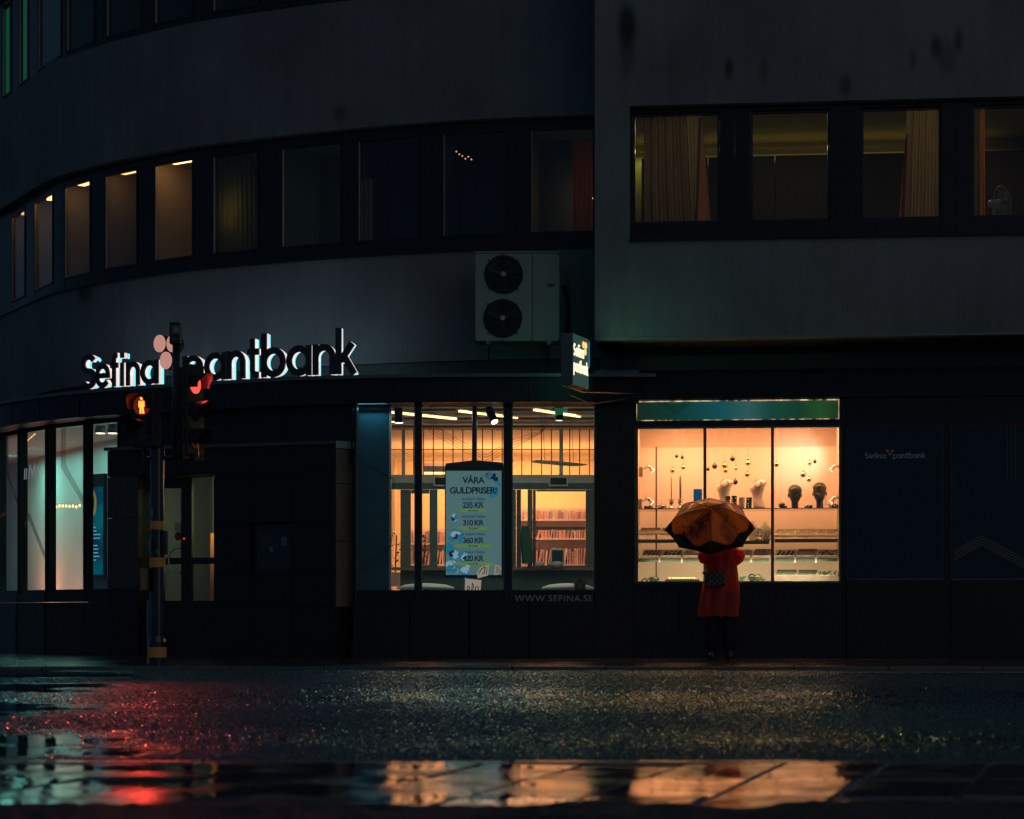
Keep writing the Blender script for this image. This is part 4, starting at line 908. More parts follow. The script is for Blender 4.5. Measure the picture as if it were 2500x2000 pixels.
CW2 = cloth('tan_wing_curtain', (.40, .29, .14), .35, scale=8)
wcurtain((1572, 1676), (1572, 1690), zg0-.1, zg1+.03, CW, 'dark brown curtain at the left of the first wing window', 6)
wcurtain((1676, 1714), (1690, 1702), zg0-.1, zg1+.03, CW2, 'tan curtain fold hanging in the first wing window', 2, .33, .05)
wcurtain((1706, 1714), (1696, 1738), zg0-.1, zg1-.02, cloth('rust_lining', (.36, .15, .05), .4), 'rust coloured curtain lining flaring out in the first wing window', 1, .36, .02)
wcurtain((2214, 2294), (2204, 2292), zg0-.1, zg1+.05, CW2, 'tan curtain at the right of the third wing window', 5)
wcurtain((2212, 2216), (2192, 2208), zg0-.1, zg1-.3, cloth('rust_lining_b', (.34, .10, .03), .4), 'rust coloured curtain edge in the third wing window', 1, .31, .01)
wcurtain((2374, 2394), (2374, 2394), zg0-.1, zg1+.05, CW, 'dark brown curtain at the edge of the fourth wing window', 2)
wcurtain((2396, 2404), (2394, 2406), zg0-.1, zg1+.05, cloth('bright_orange_curtain', (.62, .20, .04), .5), 'bright orange curtain edge in the fourth wing window', 1, .33, .03)
spot('curtain_light', WF.w(wu(1700, 0), WV+2.4, zw1+.3), WF.w(wu(1690, 0), WV+.35, zg0+.5), (1, .80, .40), 62, 60, parent=WB)
spot('curtain_light', WF.w(wu(2330, 0), WV+2.4, zw1+.3), WF.w(wu(2280, 0), WV+.35, zg0+.5), (1, .80, .40), 62, 75, parent=WB)
# fan on the sill
fv = WV+.42
def wq(px, py, v): u, z = WF.ray(px, py, v); return (u, v, z)
fo = empty('desk_fan', WF.w(wq(2430, 545, fv)[0], fv, zg0), 'white desk fan standing in the rightmost upper window', 'fan')
c = wq(2447, 496, fv); mf = mat('fan_white', (.5, .5, .42), .5)
MB(WF.M).tube([(c[0]-.02-.0, fv, c[2]), (c[0]-.14, fv-.0, c[2]-.01), (c[0]-.17, fv, c[2]-.01)], [.05, .05, .035], 12).build('motor', mf, fo)
MB(WF.M).tube([(c[0]-.10, fv, c[2]-.05), (c[0]-.10, fv, zg0+.02)], .018, 8).build('post', mf, fo)
MB(WF.M).lathe((c[0]-.10, fv, zg0), [(.10, 0), (.09, .025), (.02, .04)], 16).build('base', mf, fo)
T2 = WF.M @ Matrix.Translation(c) @ Matrix.Rotation(math.radians(52), 4, 'Z')
g = MB(T2)
for rr in (.21, .14, .07): g.tube([(rr*math.cos(t), .0-.03*(1-rr/.21), rr*math.sin(t)) for t in np.linspace(0, 2*PI, 25)], .004 if rr < .2 else .007, 5, False)
for k in range(20): t = 2*PI*k/20; g.tube([(0.03*math.cos(t), -.04, .03*math.sin(t)), (.21*math.cos(t), 0, .21*math.sin(t))], .0025, 4)
g.build('guard', mf, fo)
for k in range(3):
    t = 2*PI*k/3; MB(T2).add([(.02*math.cos(t), 0, .02*math.sin(t)), (.17*math.cos(t-.35), .02, .17*math.sin(t-.35)), (.18*math.cos(t+.1), .0, .18*math.sin(t+.1)), (.13*math.cos(t+.5), -.02, .13*math.sin(t+.5))], [(0, 1, 2, 3)]).build('blade', mat('fan_blade', (.25, .26, .22), .3), fo)

# ---- wing ground floor
zfb = wz(1600, 978, 0)
for a, c in ((1462, 1552), (1552, 1720), (1720, 1890), (1890, 2052), (2052, 2300), (2300, 2560), (2560, 2800)):
    wm().box(wu(a), wu(c)-.006, -.05, .0, zfb+.01, z905-.055).build('fascia_panel', M_navy, WB, bevel=.003)
wm().box(wu(1458), UE, .002, .3, zfb+.0, z905-.001).build('fascia_core', M_dark, WB)
dl, drr = wu(1554), wu(2049); zc0, zc1 = wz(1800, 1419, 0), wz(1800, 1040, 0)
# pillar at left
wm().box(wu(1475), dl-.03, -.04, .9, .04, zfb).build('pillar', M_granite, WB, bevel=.004)
wm().box(drr+.03, wu(2064), -.04, .9, .04, zfb).build('pillar', M_granite, WB, bevel=.004)
bs = [dl-.03, wu(1660), wu(1770), wu(1890), wu(1995), drr+.03]
for a, c in zip(bs[:-1], bs[1:]): wm().box(a+.001, c-.004, -.05, .2, .04, zc0-.09).build('base_panel', mat('brown_black_granite', (.026, .016, .014), .25, var=.5, scale=50, coat=.3), WB, bevel=.004)
wm().box(dl-.1, drr+.1, .21, .5, .03, zc0-.07).build('base_light_stop', M_dark, WB)  # unseen backing added so no light leaks between the base panels
wm().box(dl-.03, drr+.03, -.07, .12, zc0-.088, zc0-.03).build('sill', M_black, WB)
# green transom light box
g0, g1 = wz(1800, 1026, 0), wz(1800, 977, 0)
tb = wm().box(dl-.002, drr+.002, .03, .09, g0, g1).build('transom_panel', None, WB)
mt, N, L, B = newmat('backlit_green_glass'); tc = N.new('ShaderNodeTexCoord'); sx = N.new('ShaderNodeSeparateXYZ'); L.new(tc.outputs['Object'], sx.inputs[0]); nz = N.new('ShaderNodeMapRange'); nz.inputs[1].default_value = 1.6; nz.inputs[2].default_value = 4.25; L.new(sx.outputs[0], nz.inputs[0])
cr = N.new('ShaderNodeValToRGB'); e = cr.color_ramp.elements; e[0].position = 0; e[0].color = (.010, .030, .014, 1); e[1].position = 1; e[1].color = (.012, .05, .022, 1)
for ps_, cl_ in ((.22, (.008, .07, .055, 1)), (.42, (.012, .13, .15, 1)), (.55, (.05, .17, .17, 1)), (.66, (.012, .10, .075, 1)), (.80, (.012, .075, .035, 1)), (.9, (.03, .12, .03, 1))): cr.color_ramp.elements.new(ps_).color = cl_
L.new(nz.outputs[0], cr.inputs[0]); L.new(cr.outputs[0], B.inputs['Emission Color']); B.inputs['Emission Strength'].default_value = .52; B.inputs['Base Color'].default_value = (.02, .06, .05, 1); B.inputs['Roughness'].default_value = .1
tb.data.materials.clear(); tb.data.materials.append(mt)
b = wm(); e_ = .012; b.box(dl, drr, .0, .028, g1-e_, g1); b.box(dl, drr, .0, .028, g0, g0+e_); b.box(drr-e_, drr, .0, .028, g0+e_, g1-e_); b.box(dl, dl+.006, .0, .028, g0+e_, g1-e_)
mE, N, L, B = newmat('light_leak_gap'); tc = N.new('ShaderNodeTexCoord'); mp = N.new('ShaderNodeMapping'); mp.inputs['Scale'].default_value = (9, 9, 3); L.new(tc.outputs['Object'], mp.inputs[0]); nz = N.new('ShaderNodeTexNoise'); nz.inputs['Scale'].default_value = 1; nz.inputs['Detail'].default_value = 3; L.new(mp.outputs[0], nz.inputs['Vector'])
cr = N.new('ShaderNodeValToRGB'); cr.color_ramp.elements[0].position = .42; cr.color_ramp.elements[0].color = (.02, .025, .015, 1); cr.color_ramp.elements[1].position = .72; cr.color_ramp.elements[1].color = (1, .66, .36, 1); L.new(nz.outputs[0], cr.inputs[0]); L.new(cr.outputs[0], B.inputs['Emission Color']); B.inputs['Emission Strength'].default_value = 1.1; B.inputs['Base Color'].default_value = (.1, .1, .1, 1)
b.build('lit_edge', mE, WB)
b = MB(WF.M)
for k in range(3): b.ribbon([(wu(1605+8*k), g1-.012), (wu(1650), g1-.17+.04*k), (wu(1690-8*k), g1-.012)], .006, .024, .028)
b.build('line_decal', dm, WB, kind='stuff')
wm().box(dl-.03, drr+.03, -.02, .12, zc1, g0-.001).build('transom_rail', M_black, WB)
wm().box(dl-.03, dl-.003, -.02, .12, g0, zfb).build('transom_rail', M_black, WB); wm().box(drr+.003, drr+.03, -.02, .12, g0, zfb).build('transom_rail', M_black, WB)
# frame with three panes
Mgf = mat('grey_green_frame', (.13, .17, .15), .4, .3)
ub = [dl, wu(1721), wu(1886), drr]; f = wm()
f.box(dl-.03, dl+.02, -.015, .06, zc0-.03, zc1); f.box(drr-.005, drr+.03, -.015, .06, zc0-.03, zc1); f.box(dl+.02, drr-.005, -.015, .06, zc0-.029, zc0); f.box(dl+.02, drr-.005, -.013, .06, zc1-.03, zc1-.001)
f.box(ub[1]-.020, ub[1]+.020, -.013, .06, zc0, zc1-.03); f.box(ub[2]-.020, ub[2]+.020, -.013, .06, zc0, zc1-.03)
fr2 = f.build('display_window', Mgf, WB, bevel=.002)
for a, c in ((dl+.02, ub[1]-.02), (ub[1]+.02, ub[2]-.02), (ub[2]+.02, drr-.005)): wm().box(a, c, .018, .024, zc0, zc1-.03).build('pane', M_glass, fr2)
# display case
CD = 1.15
Mback = mat('display_back_panel', (.80, .74, .66), .55, var=.06, scale=2)
Mup = mat('display_upper_panel', (.70, .60, .52), .6, var=.05)
z92 = wz(1800, 1092, CD)
wm().box(dl-.3, drr+.3, CD, CD+.04, zc0-.03, z92).build('display_back', Mback, WB)
wm().box(dl-.3, drr+.3, CD+.12, CD+.16, z92-.1, zc1+.3).build('display_upper_back', Mup, WB)
wm().box(dl-.02, dl-.0, .06, CD+.12, zc0-.03, zc1+.2).build('display_side', Mback, WB)
wm().box(drr+.01, drr+.03, .06, CD+.12, zc0-.03, zc1+.2).build('display_side', Mback, WB)
wm().box(dl-.02, drr+.03, .06, CD+.12, zc0-.06, zc0-.0).build('display_floor', mat('pale_green_floor', (.45, .55, .47), .5), WB)
wm().box(dl-.02, drr+.03, .10, CD+.12, zc1+.14, zc1+.17).build('display_ceiling', Mup, WB)
wm().box(dl+.26/1.0-.04, dl+.26-.02, .70, .72, zc0+.02, z92-.02).build('shelf_upright', mat('dark_upright', (.08, .05, .03), .4), WB)
# shelves
zsh = wz(1800, 1243.5, .5)
Msh = glass('shelf_glass', (.75, .9, .82), 1.5); Medge = mat('green_glass_edge', (.10, .20, .16), .2)
wm().box(dl, drr, .25, .9, zsh-.008, zsh).build('glass_shelf', Msh, WB); wm().box(dl, drr, .235, .249, zsh-.010, zsh+.001).build('shelf_edge', Medge, WB)
zr1, zr2 = wz(1800, 1315, .35), wz(1800, 1361.5, .3)
Mst = mat('tier_shelf', (.6, .52, .45), .5)
for zz, v0, a, c, nm in ((zr1, .35, dl, ub[1]-.03, 0), (zr1-.02, .35, ub[1]+.03, ub[2]-.03, 1), (zr1, .35, ub[2]+.03, drr, 2), (zr2, .28, dl, ub[1]-.03, 3), (zr2-.008, .28, ub[1]+.03, ub[2]-.03, 4), (zr2, .28, ub[2]+.03, drr, 5)):
    wm().box(a, c, v0, v0+.30, zz-.03, zz-.006).build('tier_shelf', Mst, WB); wm().box(a+.01, c-.01, v0-.022, v0-.002, zz-.055, zz-.012).build('shelf_front', mat('green_shelf_front', (.06, .13, .10), .4), WB)
# display lights (tube lamp under the header and clip spots)
tl = wm().box(dl+.1, drr-.1, .16, .22, zc1+.06, zc1+.10).build('strip_lamp', emis('strip_lamp', (1, .62, .34), 5), None, label='long lamp strip hidden above the lit display window', cat='lamp')
LC_ = (1, .36, .14)
arealight('display_light', WF.w((dl+drr)/2, .34, zc1+.05), drr-dl-.2, LC_, 54, (math.radians(14), 0, WF.a), WB, .30)
arealight('display_low_fill', WF.w((dl+drr)/2, .12, zr2-.08), drr-dl-.3, (.85, .62, .38), 12, (math.radians(40), 0, WF.a), WB, .05)  # added fill that brightens the trays on the lower tiers
M_lampbody = mat('silver_lamp_body', (.35, .30, .26), .3, .7)
gcl = 'clip spotlights in the display window'
def clip(px, py, fl, lab, v=.45):
    u, _, z = wq(px, py, v); o = empty('clip_spotlight', WF.w(u, v, z), lab, 'spotlight', gcl); s = fl
    MB(WF.M).box(u-s*.105-.02, u-s*.105+.03, v-.02, v+.04, z-.10, z+.03).build('clamp', M_lampbody, o, bevel=.004)
    MB(WF.M).tube([(u-s*.09, v, z+.0), (u-s*.04, v-.02, z+.01), (u-s*.01, v-.02, z+.03)], .008, 6).build('arm', M_lampbody, o)
    MB(WF.M).tube([(u-s*.03, v-.02, z+.05), (u+s*.02, v-.01, z+.025), (u+s*.045, v, z-.005), (u+s*.06, v, z-.02)], [.018, .024, .026, .042], 14).build('head', M_chrome, o, smooth=True)
    MB(WF.M).tube([(u+s*.0605, v, z-.0205), (u+s*.063, v, z-.023)], [.036, .036], 14).build('lens', emis('clip_lens', (1, .75, .5), 3), o)
    return o
clip(1583, 1146, 1, 'clip spotlight at the upper left of the lit display window')
clip(1581, 1224, 1, 'clip spotlight just above the left end of the glass shelf')
clip(2040, 1144, -1, 'clip spotlight at the upper right of the lit display window')
clip(2040, 1221, -1, 'clip spotlight just above the right end of the glass shelf')
spot('clip_light', WF.w(wu(2010, .4), .4, wz(2030, 1075, .4)), WF.w(wu(1952, CD), CD, wz(1950, 1120, CD)), (1, .56, .42), 34, 62, .9, parent=WB)
spot('clip_light', WF.w(wu(1650, .4), .35, wz(1650, 1070, .4)), WF.w(wu(1655, CD), CD, wz(1650, 1125, CD)), (1, .42, .18), 12, 70, .9, parent=WB)
# dark film-covered windows on the right
for i, (a, c) in enumerate(((2066, 2304), (2322, 2575), (2592, 2840))):
    ua, uc = wu(a), wu(c); zt2, zb2 = wz(a, 1040, 0), wz(a, 1416, 0)
    f = wm(); f.box(ua, ua+.012, -.02, .04, zb2, zt2); f.box(uc-.012, uc, -.02, .04, zb2, zt2); f.box(ua+.012, uc-.012, -.02, .04, zb2, zb2+.014)
    f.box(ua+.03, ua+.038, -.02, .0, zb2+.03, zt2-.02); f.box(uc-.038, uc-.03, -.02, .0, zb2+.03, zt2-.02)
    wn = f.build('covered_window', mat('grey_window_trim', (.10, .10, .09), .35, .4), WB)
    wm().box(ua+.013, uc-.013, .004, .012, zb2+.015, zt2).build('film_panel', mat('navy_window_film', (.010, .018, .036), .12, var=.5, scale=1.2, coat=.5), wn)
    wm().box(ua, uc, -.021, .03, zt2+.001, zt2+.012).build('top_trim', mat('copper_trim', (.32, .10, .05), .3, .6), wn)
    wm().box(uc+.001, wu((2322, 2592, 2860)[i])-.001, -.03, .3, .04, zfb).build('mullion', M_frame, WB)
    wm().box(ua, uc, -.05, .3, .04, zb2-.002).build('base_panel', M_granite, WB, bevel=.004)
    wm().box(ua, uc, -.04, .3, zt2+.013, zfb-.002).build('head_panel', M_navy, WB)
    if i == 1:
        b = MB(WF.M)
        for k in range(4): b.ribbon([(ua+.015, wz(2322, 1348+7*k, 0)), (wu(2396), wz(2396, 1309+7*k, 0)), (uc-.015, wz(2560, 1408+7*k-4, 0))], .009, -.003, .001)
        for k in range(3): b.ribbon([(wu(2460+9*k), zt2-.01), (wu(2460+9*k), wz(2460, 1170, 0))], .005, -.003, .001)
        b.build('line_decal', mat('bronze_line_film', (.30, .22, .16), .4), wn, kind='stuff')

# ------------------------------------------------------------------ letters built from strokes
def arc(cx_, cy_, r, a0, a1, n=14, ry=None): return [(cx_+r*math.cos(math.radians(a0+(a1-a0)*k/n)), cy_+(ry or r)*math.sin(math.radians(a0+(a1-a0)*k/n))) for k in range(n+1)]
def ringp(cx_, cy_, r, n=28): return [(cx_+r*math.cos(2*PI*k/n), cy_+r*math.sin(2*PI*k/n)) for k in range(n)]
GL = {
 'a': (1.0, [('c', ringp(.5, .5, .4)), ('o', [(.9, 0), (.9, 1)])]),
 'b': (1.0, [('c', ringp(.5, .5, .4)), ('o', [(.1, 0), (.1, 1.5)])]),
 'p': (1.0, [('c', ringp(.5, .5, .4)), ('o', [(.1, -.45), (.1, 1)])]),
 'n': (.86, [('o', [(.1, 0), (.1, 1)]), ('o', [(.1, .45)]+arc(.43, .57, .33, 180, 0, 14)+[(.76, 0)])]),
 't': (.62, [('o', [(.24, 1.36), (.24, .28)]+arc(.42, .28, .18, 180, 275, 6)+[(.56, .10)]), ('o', [(0, .9), (.58, .9)])]),
 'k': (.78, [('o', [(.1, 0), (.1, 1.5)]), ('o', [(.17, .42), (.62, 1.0)]), ('o', [(.30, .60), (.70, 0)])]),
 'e': (1.0, [('o', [(.1, .5), (.9, .5)]+arc(.5, .5, .4, 0, 322, 24)[1:])]),
 'f': (.52, [('o', [(.22, 0), (.22, 1.12)]+arc(.44, 1.12, .22, 180, 92, 6)), ('o', [(0, .9), (.5, .9)])]),
 'i': (.22, [('o', [(.1, 0), (.1, 1)]), ('o', [(.1, 1.2), (.1, 1.42)])]),
 'S': (.86, [('o', arc(.42, 1.03, .30, 28, 270, 16, .29)+arc(.42, .42, .32, 88, -148, 18, .32))]),
}
def glyph(mbx, ch, x, s, w, y0, y1, eps=.0004):
    for k, (t, P) in enumerate(GL[ch][1]):
        mbx.ribbon([(x+p[0]*s, p[1]*s) for p in P], w*s, y0-eps*k, y1+eps*k, t == 'c')
def layout(text, gap=.12):
    x = 0; out = []
    for ch in text:
        if ch == ' ': x += .95; continue
        out.append((ch, x)); x += GL[ch][0]+(.12 if ch not in 'fi' else .10)
    return out, x
# main sign on the ledge
sign = empty('channel_letter_sign', (-4.2, 28.9, 3.7), 'lit shop name in dark fronted channel letters with white glowing sides on the ledge', 'sign')
M_face = mat('black_letter_face', (.032, .046, .055), .4)
M_side = emis('glowing_letter_side', (1, .78, .71), .85, (.6, .55, .55))
M_halo = emis('letter_back_light', (.10, .46, .58), 2.2)
# signs run along the ledge curve, each letter set where the photograph has it: left edge, width, x height (photo scale)
lets = [('S', 211, 38, 58), ('e', 246, 34, 57), ('f', 282, 19, 57), ('i', 306, 8, 57), ('n', 320, 32, 57), ('a', 355, 42, 58), ('p', 457, 48, 62), ('a', 509, 52, 66), ('n', 563, 44, 68), ('t', 613, 30, 70), ('b', 646, 58, 71), ('a', 706, 60, 73), ('n', 768, 54, 74), ('k', 822, 50, 75)]
zbase = 3.715
LS = LC.offset(-.02)
for ch, px, wpx, xh in lets:
    (pa, an), (pb, _) = LS.at(px+6), LS.at(px+6+wpx); d = pb-pa; ln = float(np.linalg.norm(d)); an = math.atan2(d[1], d[0])
    s = xh/F*pa[1]*1.0; kx = ln/(GL[ch][0]*s)
    T = Matrix.Translation((pa[0], pa[1], zbase)) @ Matrix.Rotation(an, 4, 'Z') @ Matrix.Diagonal((kx, 1, 1, 1))
    b = MB(T); glyph(b, ch, 0, s, .225, -.16, -.135, .0005); lo = b.build('letter', M_face, sign)
    b = MB(T); glyph(b, ch, 0, s, .20, -.134, -.072, .0005); b.build('side', M_side, lo)
    b = MB(T); glyph(b, ch, 0, s, .12, -.018, -.008, .0003); b.build('back_light', M_halo, lo)
M_disc = emis('pink_white_disc', (1, .47, .36), .50, (.5, .4, .35)); 
for (px, py) in ((407, 842), (438, 842), (422, 883)):
    p, an = LS.at(px); T = Matrix.Translation((p[0], p[1], 0)) @ Matrix.Rotation(an, 4, 'Z'); z = zt(py, p[1])
    T = T @ Matrix.Diagonal((.80, 1, 1, 1))
    o = MB(T).disc((0, -.14, z), .118, -.02, 28).build('disc', mat('disc_rim', (.03, .02, .015), .5), sign); MB(T).disc((0, -.165, z), .116, -.1402, 28).build('disc_face', M_disc, o)
    MB(T).box(-.01, .01, -.018, .1, z-.02, z+.02).build('bracket', M_black, o)
# projecting sign
bs_ = Frame(X(1398, 25.85)-.0, 25.85, math.radians(70))
pj = empty('projecting_sign', (X(1400, 26.7), 26.9, 3.5), 'small square projecting shop sign with lit lettering at the corner of the flat wing', 'sign')
SW, zs0, zs1 = .62, zt(940, 25.85), zt(812, 25.85)
Mbx = mat('sign_box_paint', (.11, .16, .15), .4, coat=.2)
Mbf = emis('sign_box_face', (.05, .12, .10), .45, (.05, .08, .07))
MB(bs_.M).box(0, SW, 0, .15, zs0, zs1).build('box', Mbx, pj, bevel=.006)
MB(bs_.M).box(.008, SW-.008, -.004, -.001, zs0+.012, zs1-.012).build('face', Mbf, pj)
Mlit = emis('lit_cream_letter', (1, .80, .52), 1.5)
def word(text, x0, z0, wdt, s, T, m, parent, name, y0=-.012, y1=-.0045, w=.2):
    lay, tot = layout(text); kx = wdt/(tot*s); b = MB(T @ Matrix.Translation((x0, 0, z0)) @ Matrix.Diagonal((kx, 1, 1, 1)))
    for k, (ch, x) in enumerate(lay): glyph(b, ch, x*s, s, w, y0, y1, .0003)
    return b.build(name, m, parent)
word('Sefina', .02, zs0+.36, .40, .105, bs_.M, Mlit, pj, 'lettering'); word('pantbank', .02, zs0+.17, .56, .105, bs_.M, Mlit, pj, 'lettering')
for u, z in ((.40, zs0+.53), (.49, zs0+.53), (.47, zs0+.45)): MB(bs_.M).disc((u, -.012, z), .042, -.0045, 16).build('disc', emis('lit_yellow_disc', (1, .66, .25), 1.1), pj)
q = bs_.w(SW, .08, zs0-.02); q2 = WF.w(wu(1575), -.02, wz(1575, 966, 0))
MB().tube([bs_.w(.05, .08, zs0-.01), bs_.w(.2, .1, zs0-.10), q+Vector((.12, .3, -.12)), q2], .008, 6).build('cable', M_steel, pj, smooth=True)
MB().tube([bs_.w(.1, .12, zs0+.0), q+Vector((0, 0, .0)), q2+Vector((0, 0, .02))], .012, 6).build('bracket', M_steel, pj)
MB(bs_.M).box(SW+.03, SW+.05, .0, .1, zs0+.28, zs0+.60).build('side_lamp', emis('teal_lamp', (.02, .35, .50), .5), pj)
# green wash given off by the sign box
arealight('sign_glow', bs_.w(SW/2, -.05, (zs0+zs1)/2), .5, (.15, 1, .55), 2.4, (math.radians(-90), 0, bs_.a), pj, .6)
arealight('sign_glow', bs_.w(SW/2, .16, (zs0+zs1)/2), .5, (.1, 1, .5), 1.0, (math.radians(90), 0, bs_.a), pj, .6)
arealight('sign_top_glow', bs_.w(SW/2, .07, zs1+.05), .4, (.1, 1, .5), .30, (PI, 0, bs_.a), pj, .1)
# film logo on the dark window
lg = empty('film_logo', WF.w(wu(2187), -.01, wz(2187, 1112, 0)), 'grey shop name with three brown dots printed on the dark covered window', 'logo')
Mlg = mat('grey_blue_film', (.14, .19, .21), .5, emit=(.10, .16, .18), es=.10)
u0 = wu(2112); zz = wz(2187, 1119, 0)
word('Sefina', u0, zz, wu(2164)-u0, .052, WF.M, Mlg, lg, 'lettering', -.002, .002); word('pantbank', wu(2180), zz, wu(2260)-wu(2180), .052, WF.M, Mlg, lg, 'lettering', -.002, .002)
for px, py in ((2167, 1101), (2178, 1101), (2172.5, 1109)): MB(WF.M).disc((wu(px), -.002, wz(px, py, 0)), .020, .002, 12).build('dot', mat('brown_film', (.16, .08, .03), .5, emit=(.3, .14, .05), es=.06), lg)

# ------------------------------------------------------------------ air conditioner
AY = 27.35
xa = lambda px: X(px, AY); za = lambda py: zt(py, AY)
ac = empty('air_conditioner', (xa(1264), AY, za(835)), 'large off-white outdoor air conditioner with two round fans on the curved wall', 'air conditioner')
MB().box(xa(1160), xa(1366), AY, AY+.40, za(833), za(618)).build('casing', M_ac, ac, bevel=.01)
MB().box(xa(1158), xa(1368), AY-.012, AY+.41, za(618)+.001, za(614)).build('lid', M_ac, ac, bevel=.004)
MB().box(xa(1299), xa(1300.5), AY-.004, AY-.0, za(831), za(622)).build('seam', M_dark, ac); MB().box(xa(1336), xa(1354), AY-.012, AY-.001, za(699), za(694)).build('grip', M_black, ac)
MB().box(xa(1331), xa(1336), AY-.006, AY-.001, za(642), za(636)).build('badge', M_steel, ac)
MB().box(xa(1306), xa(1360), AY-.003, AY-.0005, za(826), za(626)).build('service_panel', M_ac, ac)
for (px, py) in ((1229.5, 671), (1227.5, 778)):
    c = (xa(px), AY, za(py)); R_ = 45/187*1.02
    o = MB().disc((c[0], AY-.008, c[2]), R_, AY-.001, 36).build('fan_opening', mat('black_fan_cavity', (.006, .006, .007), .6), ac)
    g = MB()
    for rr in np.linspace(.08, R_, 9): g.tube([(c[0]+rr*math.cos(t), AY-.03-.02*(1-rr/R_), c[2]+rr*math.sin(t)) for t in np.linspace(0, 2*PI, 33)], .0022, 4, False)
    for k in range(4):
        t = PI/4+k*PI/2; g.tube([(c[0]+.05*math.cos(t), AY-.055, c[2]+.05*math.sin(t)), (c[0]+R_*1.12*math.cos(t), AY-.02, c[2]+R_*1.12*math.sin(t))], .0065, 6)
        t += PI/4; g.tube([(c[0]+.05*math.cos(t), AY-.05, c[2]+.05*math.sin(t)), (c[0]+R_*math.cos(t), AY-.02, c[2]+R_*math.sin(t))], .003, 4)
    g.build('fan_guard', M_blackplastic, o)
    MB().disc((c[0], AY-.07, c[2]), .032, AY-.045, 16).build('hub_cap', mat('grey_hub', (.35, .35, .34), .5), o)
    fb_ = MB()
    for k in range(3):
        t0 = 2*PI*k/3+.3; fb_.add([(c[0]+.03*math.cos(t0), AY-.014, c[2]+.03*math.sin(t0)), (c[0]+.9*R_*math.cos(t0-.2), AY-.011, c[2]+.9*R_*math.sin(t0-.2)), (c[0]+.92*R_*math.cos(t0+.5), AY-.02, c[2]+.92*R_*math.sin(t0+.5)), (c[0]+.04*math.cos(t0+1), AY-.02, c[2]+.04*math.sin(t0+1))], [(0, 1, 2, 3)])
    fb_.build('fan_blades', mat('dark_fan_blade', (.025, .025, .028), .4), o)
for px in (1161.5, 1227, 1296, 1364):
    for py in (620, 831): MB().disc((xa(px), AY-.006, za(py)), .010, AY-.001, 8).build('screw', M_black, ac)
for px in (1192, 1340):
    b = MB(); b.tube([(xa(px), AY+.05, za(838)), (xa(px), 28.2, za(838))], .018, 6); b.tube([(xa(px), AY+.08, za(840)), (xa(px), 28.1, za(872))], .014, 6); b.box(xa(px)-.03, xa(px)+.03, AY+.02, AY+.10, za(838), za(833)); b.build('bracket', M_steel, ac)
MB().tube([(xa(1376), AY+.25, za(690)), (xa(1388), AY+.3, za(720)), (xa(1388), AY+.3, za(820))], .03, 8).build('pipe_cover', M_navy, ac)
MB().box(xa(1383), xa(1392), AY+.28, AY+.36, za(800), za(682)).build('conduit', M_navy, None, label='dark narrow cable duct beside the air conditioner', cat='duct')

# ------------------------------------------------------------------ things in the display window
DV = .55
def dq(px, py, v=DV): u, z = WF.ray(px, py, v); return WF.w(u, v, z), u, z
Mgd = mat('glossy_dark_green_glass', (.012, .03, .028), .08, coat=.6); Msil = mat('mirror_silver', (.75, .72, .68), .06, 1, var=.03); Mgold = mat('mirror_gold', (.80, .52, .22), .10, 1, var=.03)
bl = [
 (1651.8, 1114, 3.9, 0, 'small dark glass bauble, left of the topmost pair in the left bay'), (1665.8, 1117, 3.8, 0, 'small dark glass bauble, right of the topmost pair in the left bay'),
 (1668, 1141, 5.4, 1, 'silver bauble right above the second tall candle'), (1641.6, 1149, 5.5, 2, 'gold bauble above the first thin candle'),
 (1728.5, 1146, 4, 0, 'small dark bauble hanging next to the first window upright'), (1744.7, 1138.6, 6, 0, 'big dark bauble at the left of the middle bay'),
 (1769, 1137, 6.8, 2, 'big gold bauble hanging above the left necklace bust'), (1771.5, 1149.5, 5, 2, 'small gold bauble just under the big gold one'),
 (1788.4, 1120.5, 5.8, 0, 'dark bauble hanging highest in the middle bay'), (1796.4, 1144, 4.6, 1, 'silver bauble in the centre between the two dark ones'),
 (1795.3, 1177, 5.8, 0, 'dark bauble hanging lowest, between the two white busts'), (1825.9, 1120, 3.6, 1, 'tiny silver bauble on top of a larger one'),
 (1826, 1131, 6.3, 1, 'large silver bauble below a tiny one in the middle bay'), (1824.6, 1159, 5.8, 2, 'gold bauble above the right white bust'),
 (1895.5, 1134.5, 5.4, 2, 'gold bauble beside the second window upright'), (1976.7, 1131, 4.6, 1, 'small silver bauble beside a small dark one in the right bay'),
 (1989.4, 1127.5, 3.9, 0, 'small dark bauble highest in the right bay'), (1961, 1158.5, 6.9, 1, 'largest silver bauble above the dark heads'), (1975, 1171, 5.4, 1, 'silver bauble hanging lowest above the dark heads')]
for i, (px, py, r, k, lab) in enumerate(bl):
    v = .45+.25*((i*37) % 7)/7; c, u, z = dq(px, py, v); r = r/187*1.14
    o = MB().ball(c, r, 18).build('bauble', (Mgd, Msil, Mgold)[k], None, smooth=True, label=lab, cat='bauble', group='hanging glass baubles in the display window')
    MB().lathe((c[0], c[1], c[2]+r*.95), [(.008, 0), (.008, .016), (.003, .02)], 8).build('cap', Msil, o)
    MB().tube([(c[0], c[1], c[2]+r+.01), (c[0], c[1], zc1+.13)], .0009, 4).build('thread', mat('thin_thread', (.4, .3, .2), .6), o)
zS = zsh
def on_shelf(px, v=.55): u = wu(px, v); return WF.w(u, v, zS), u
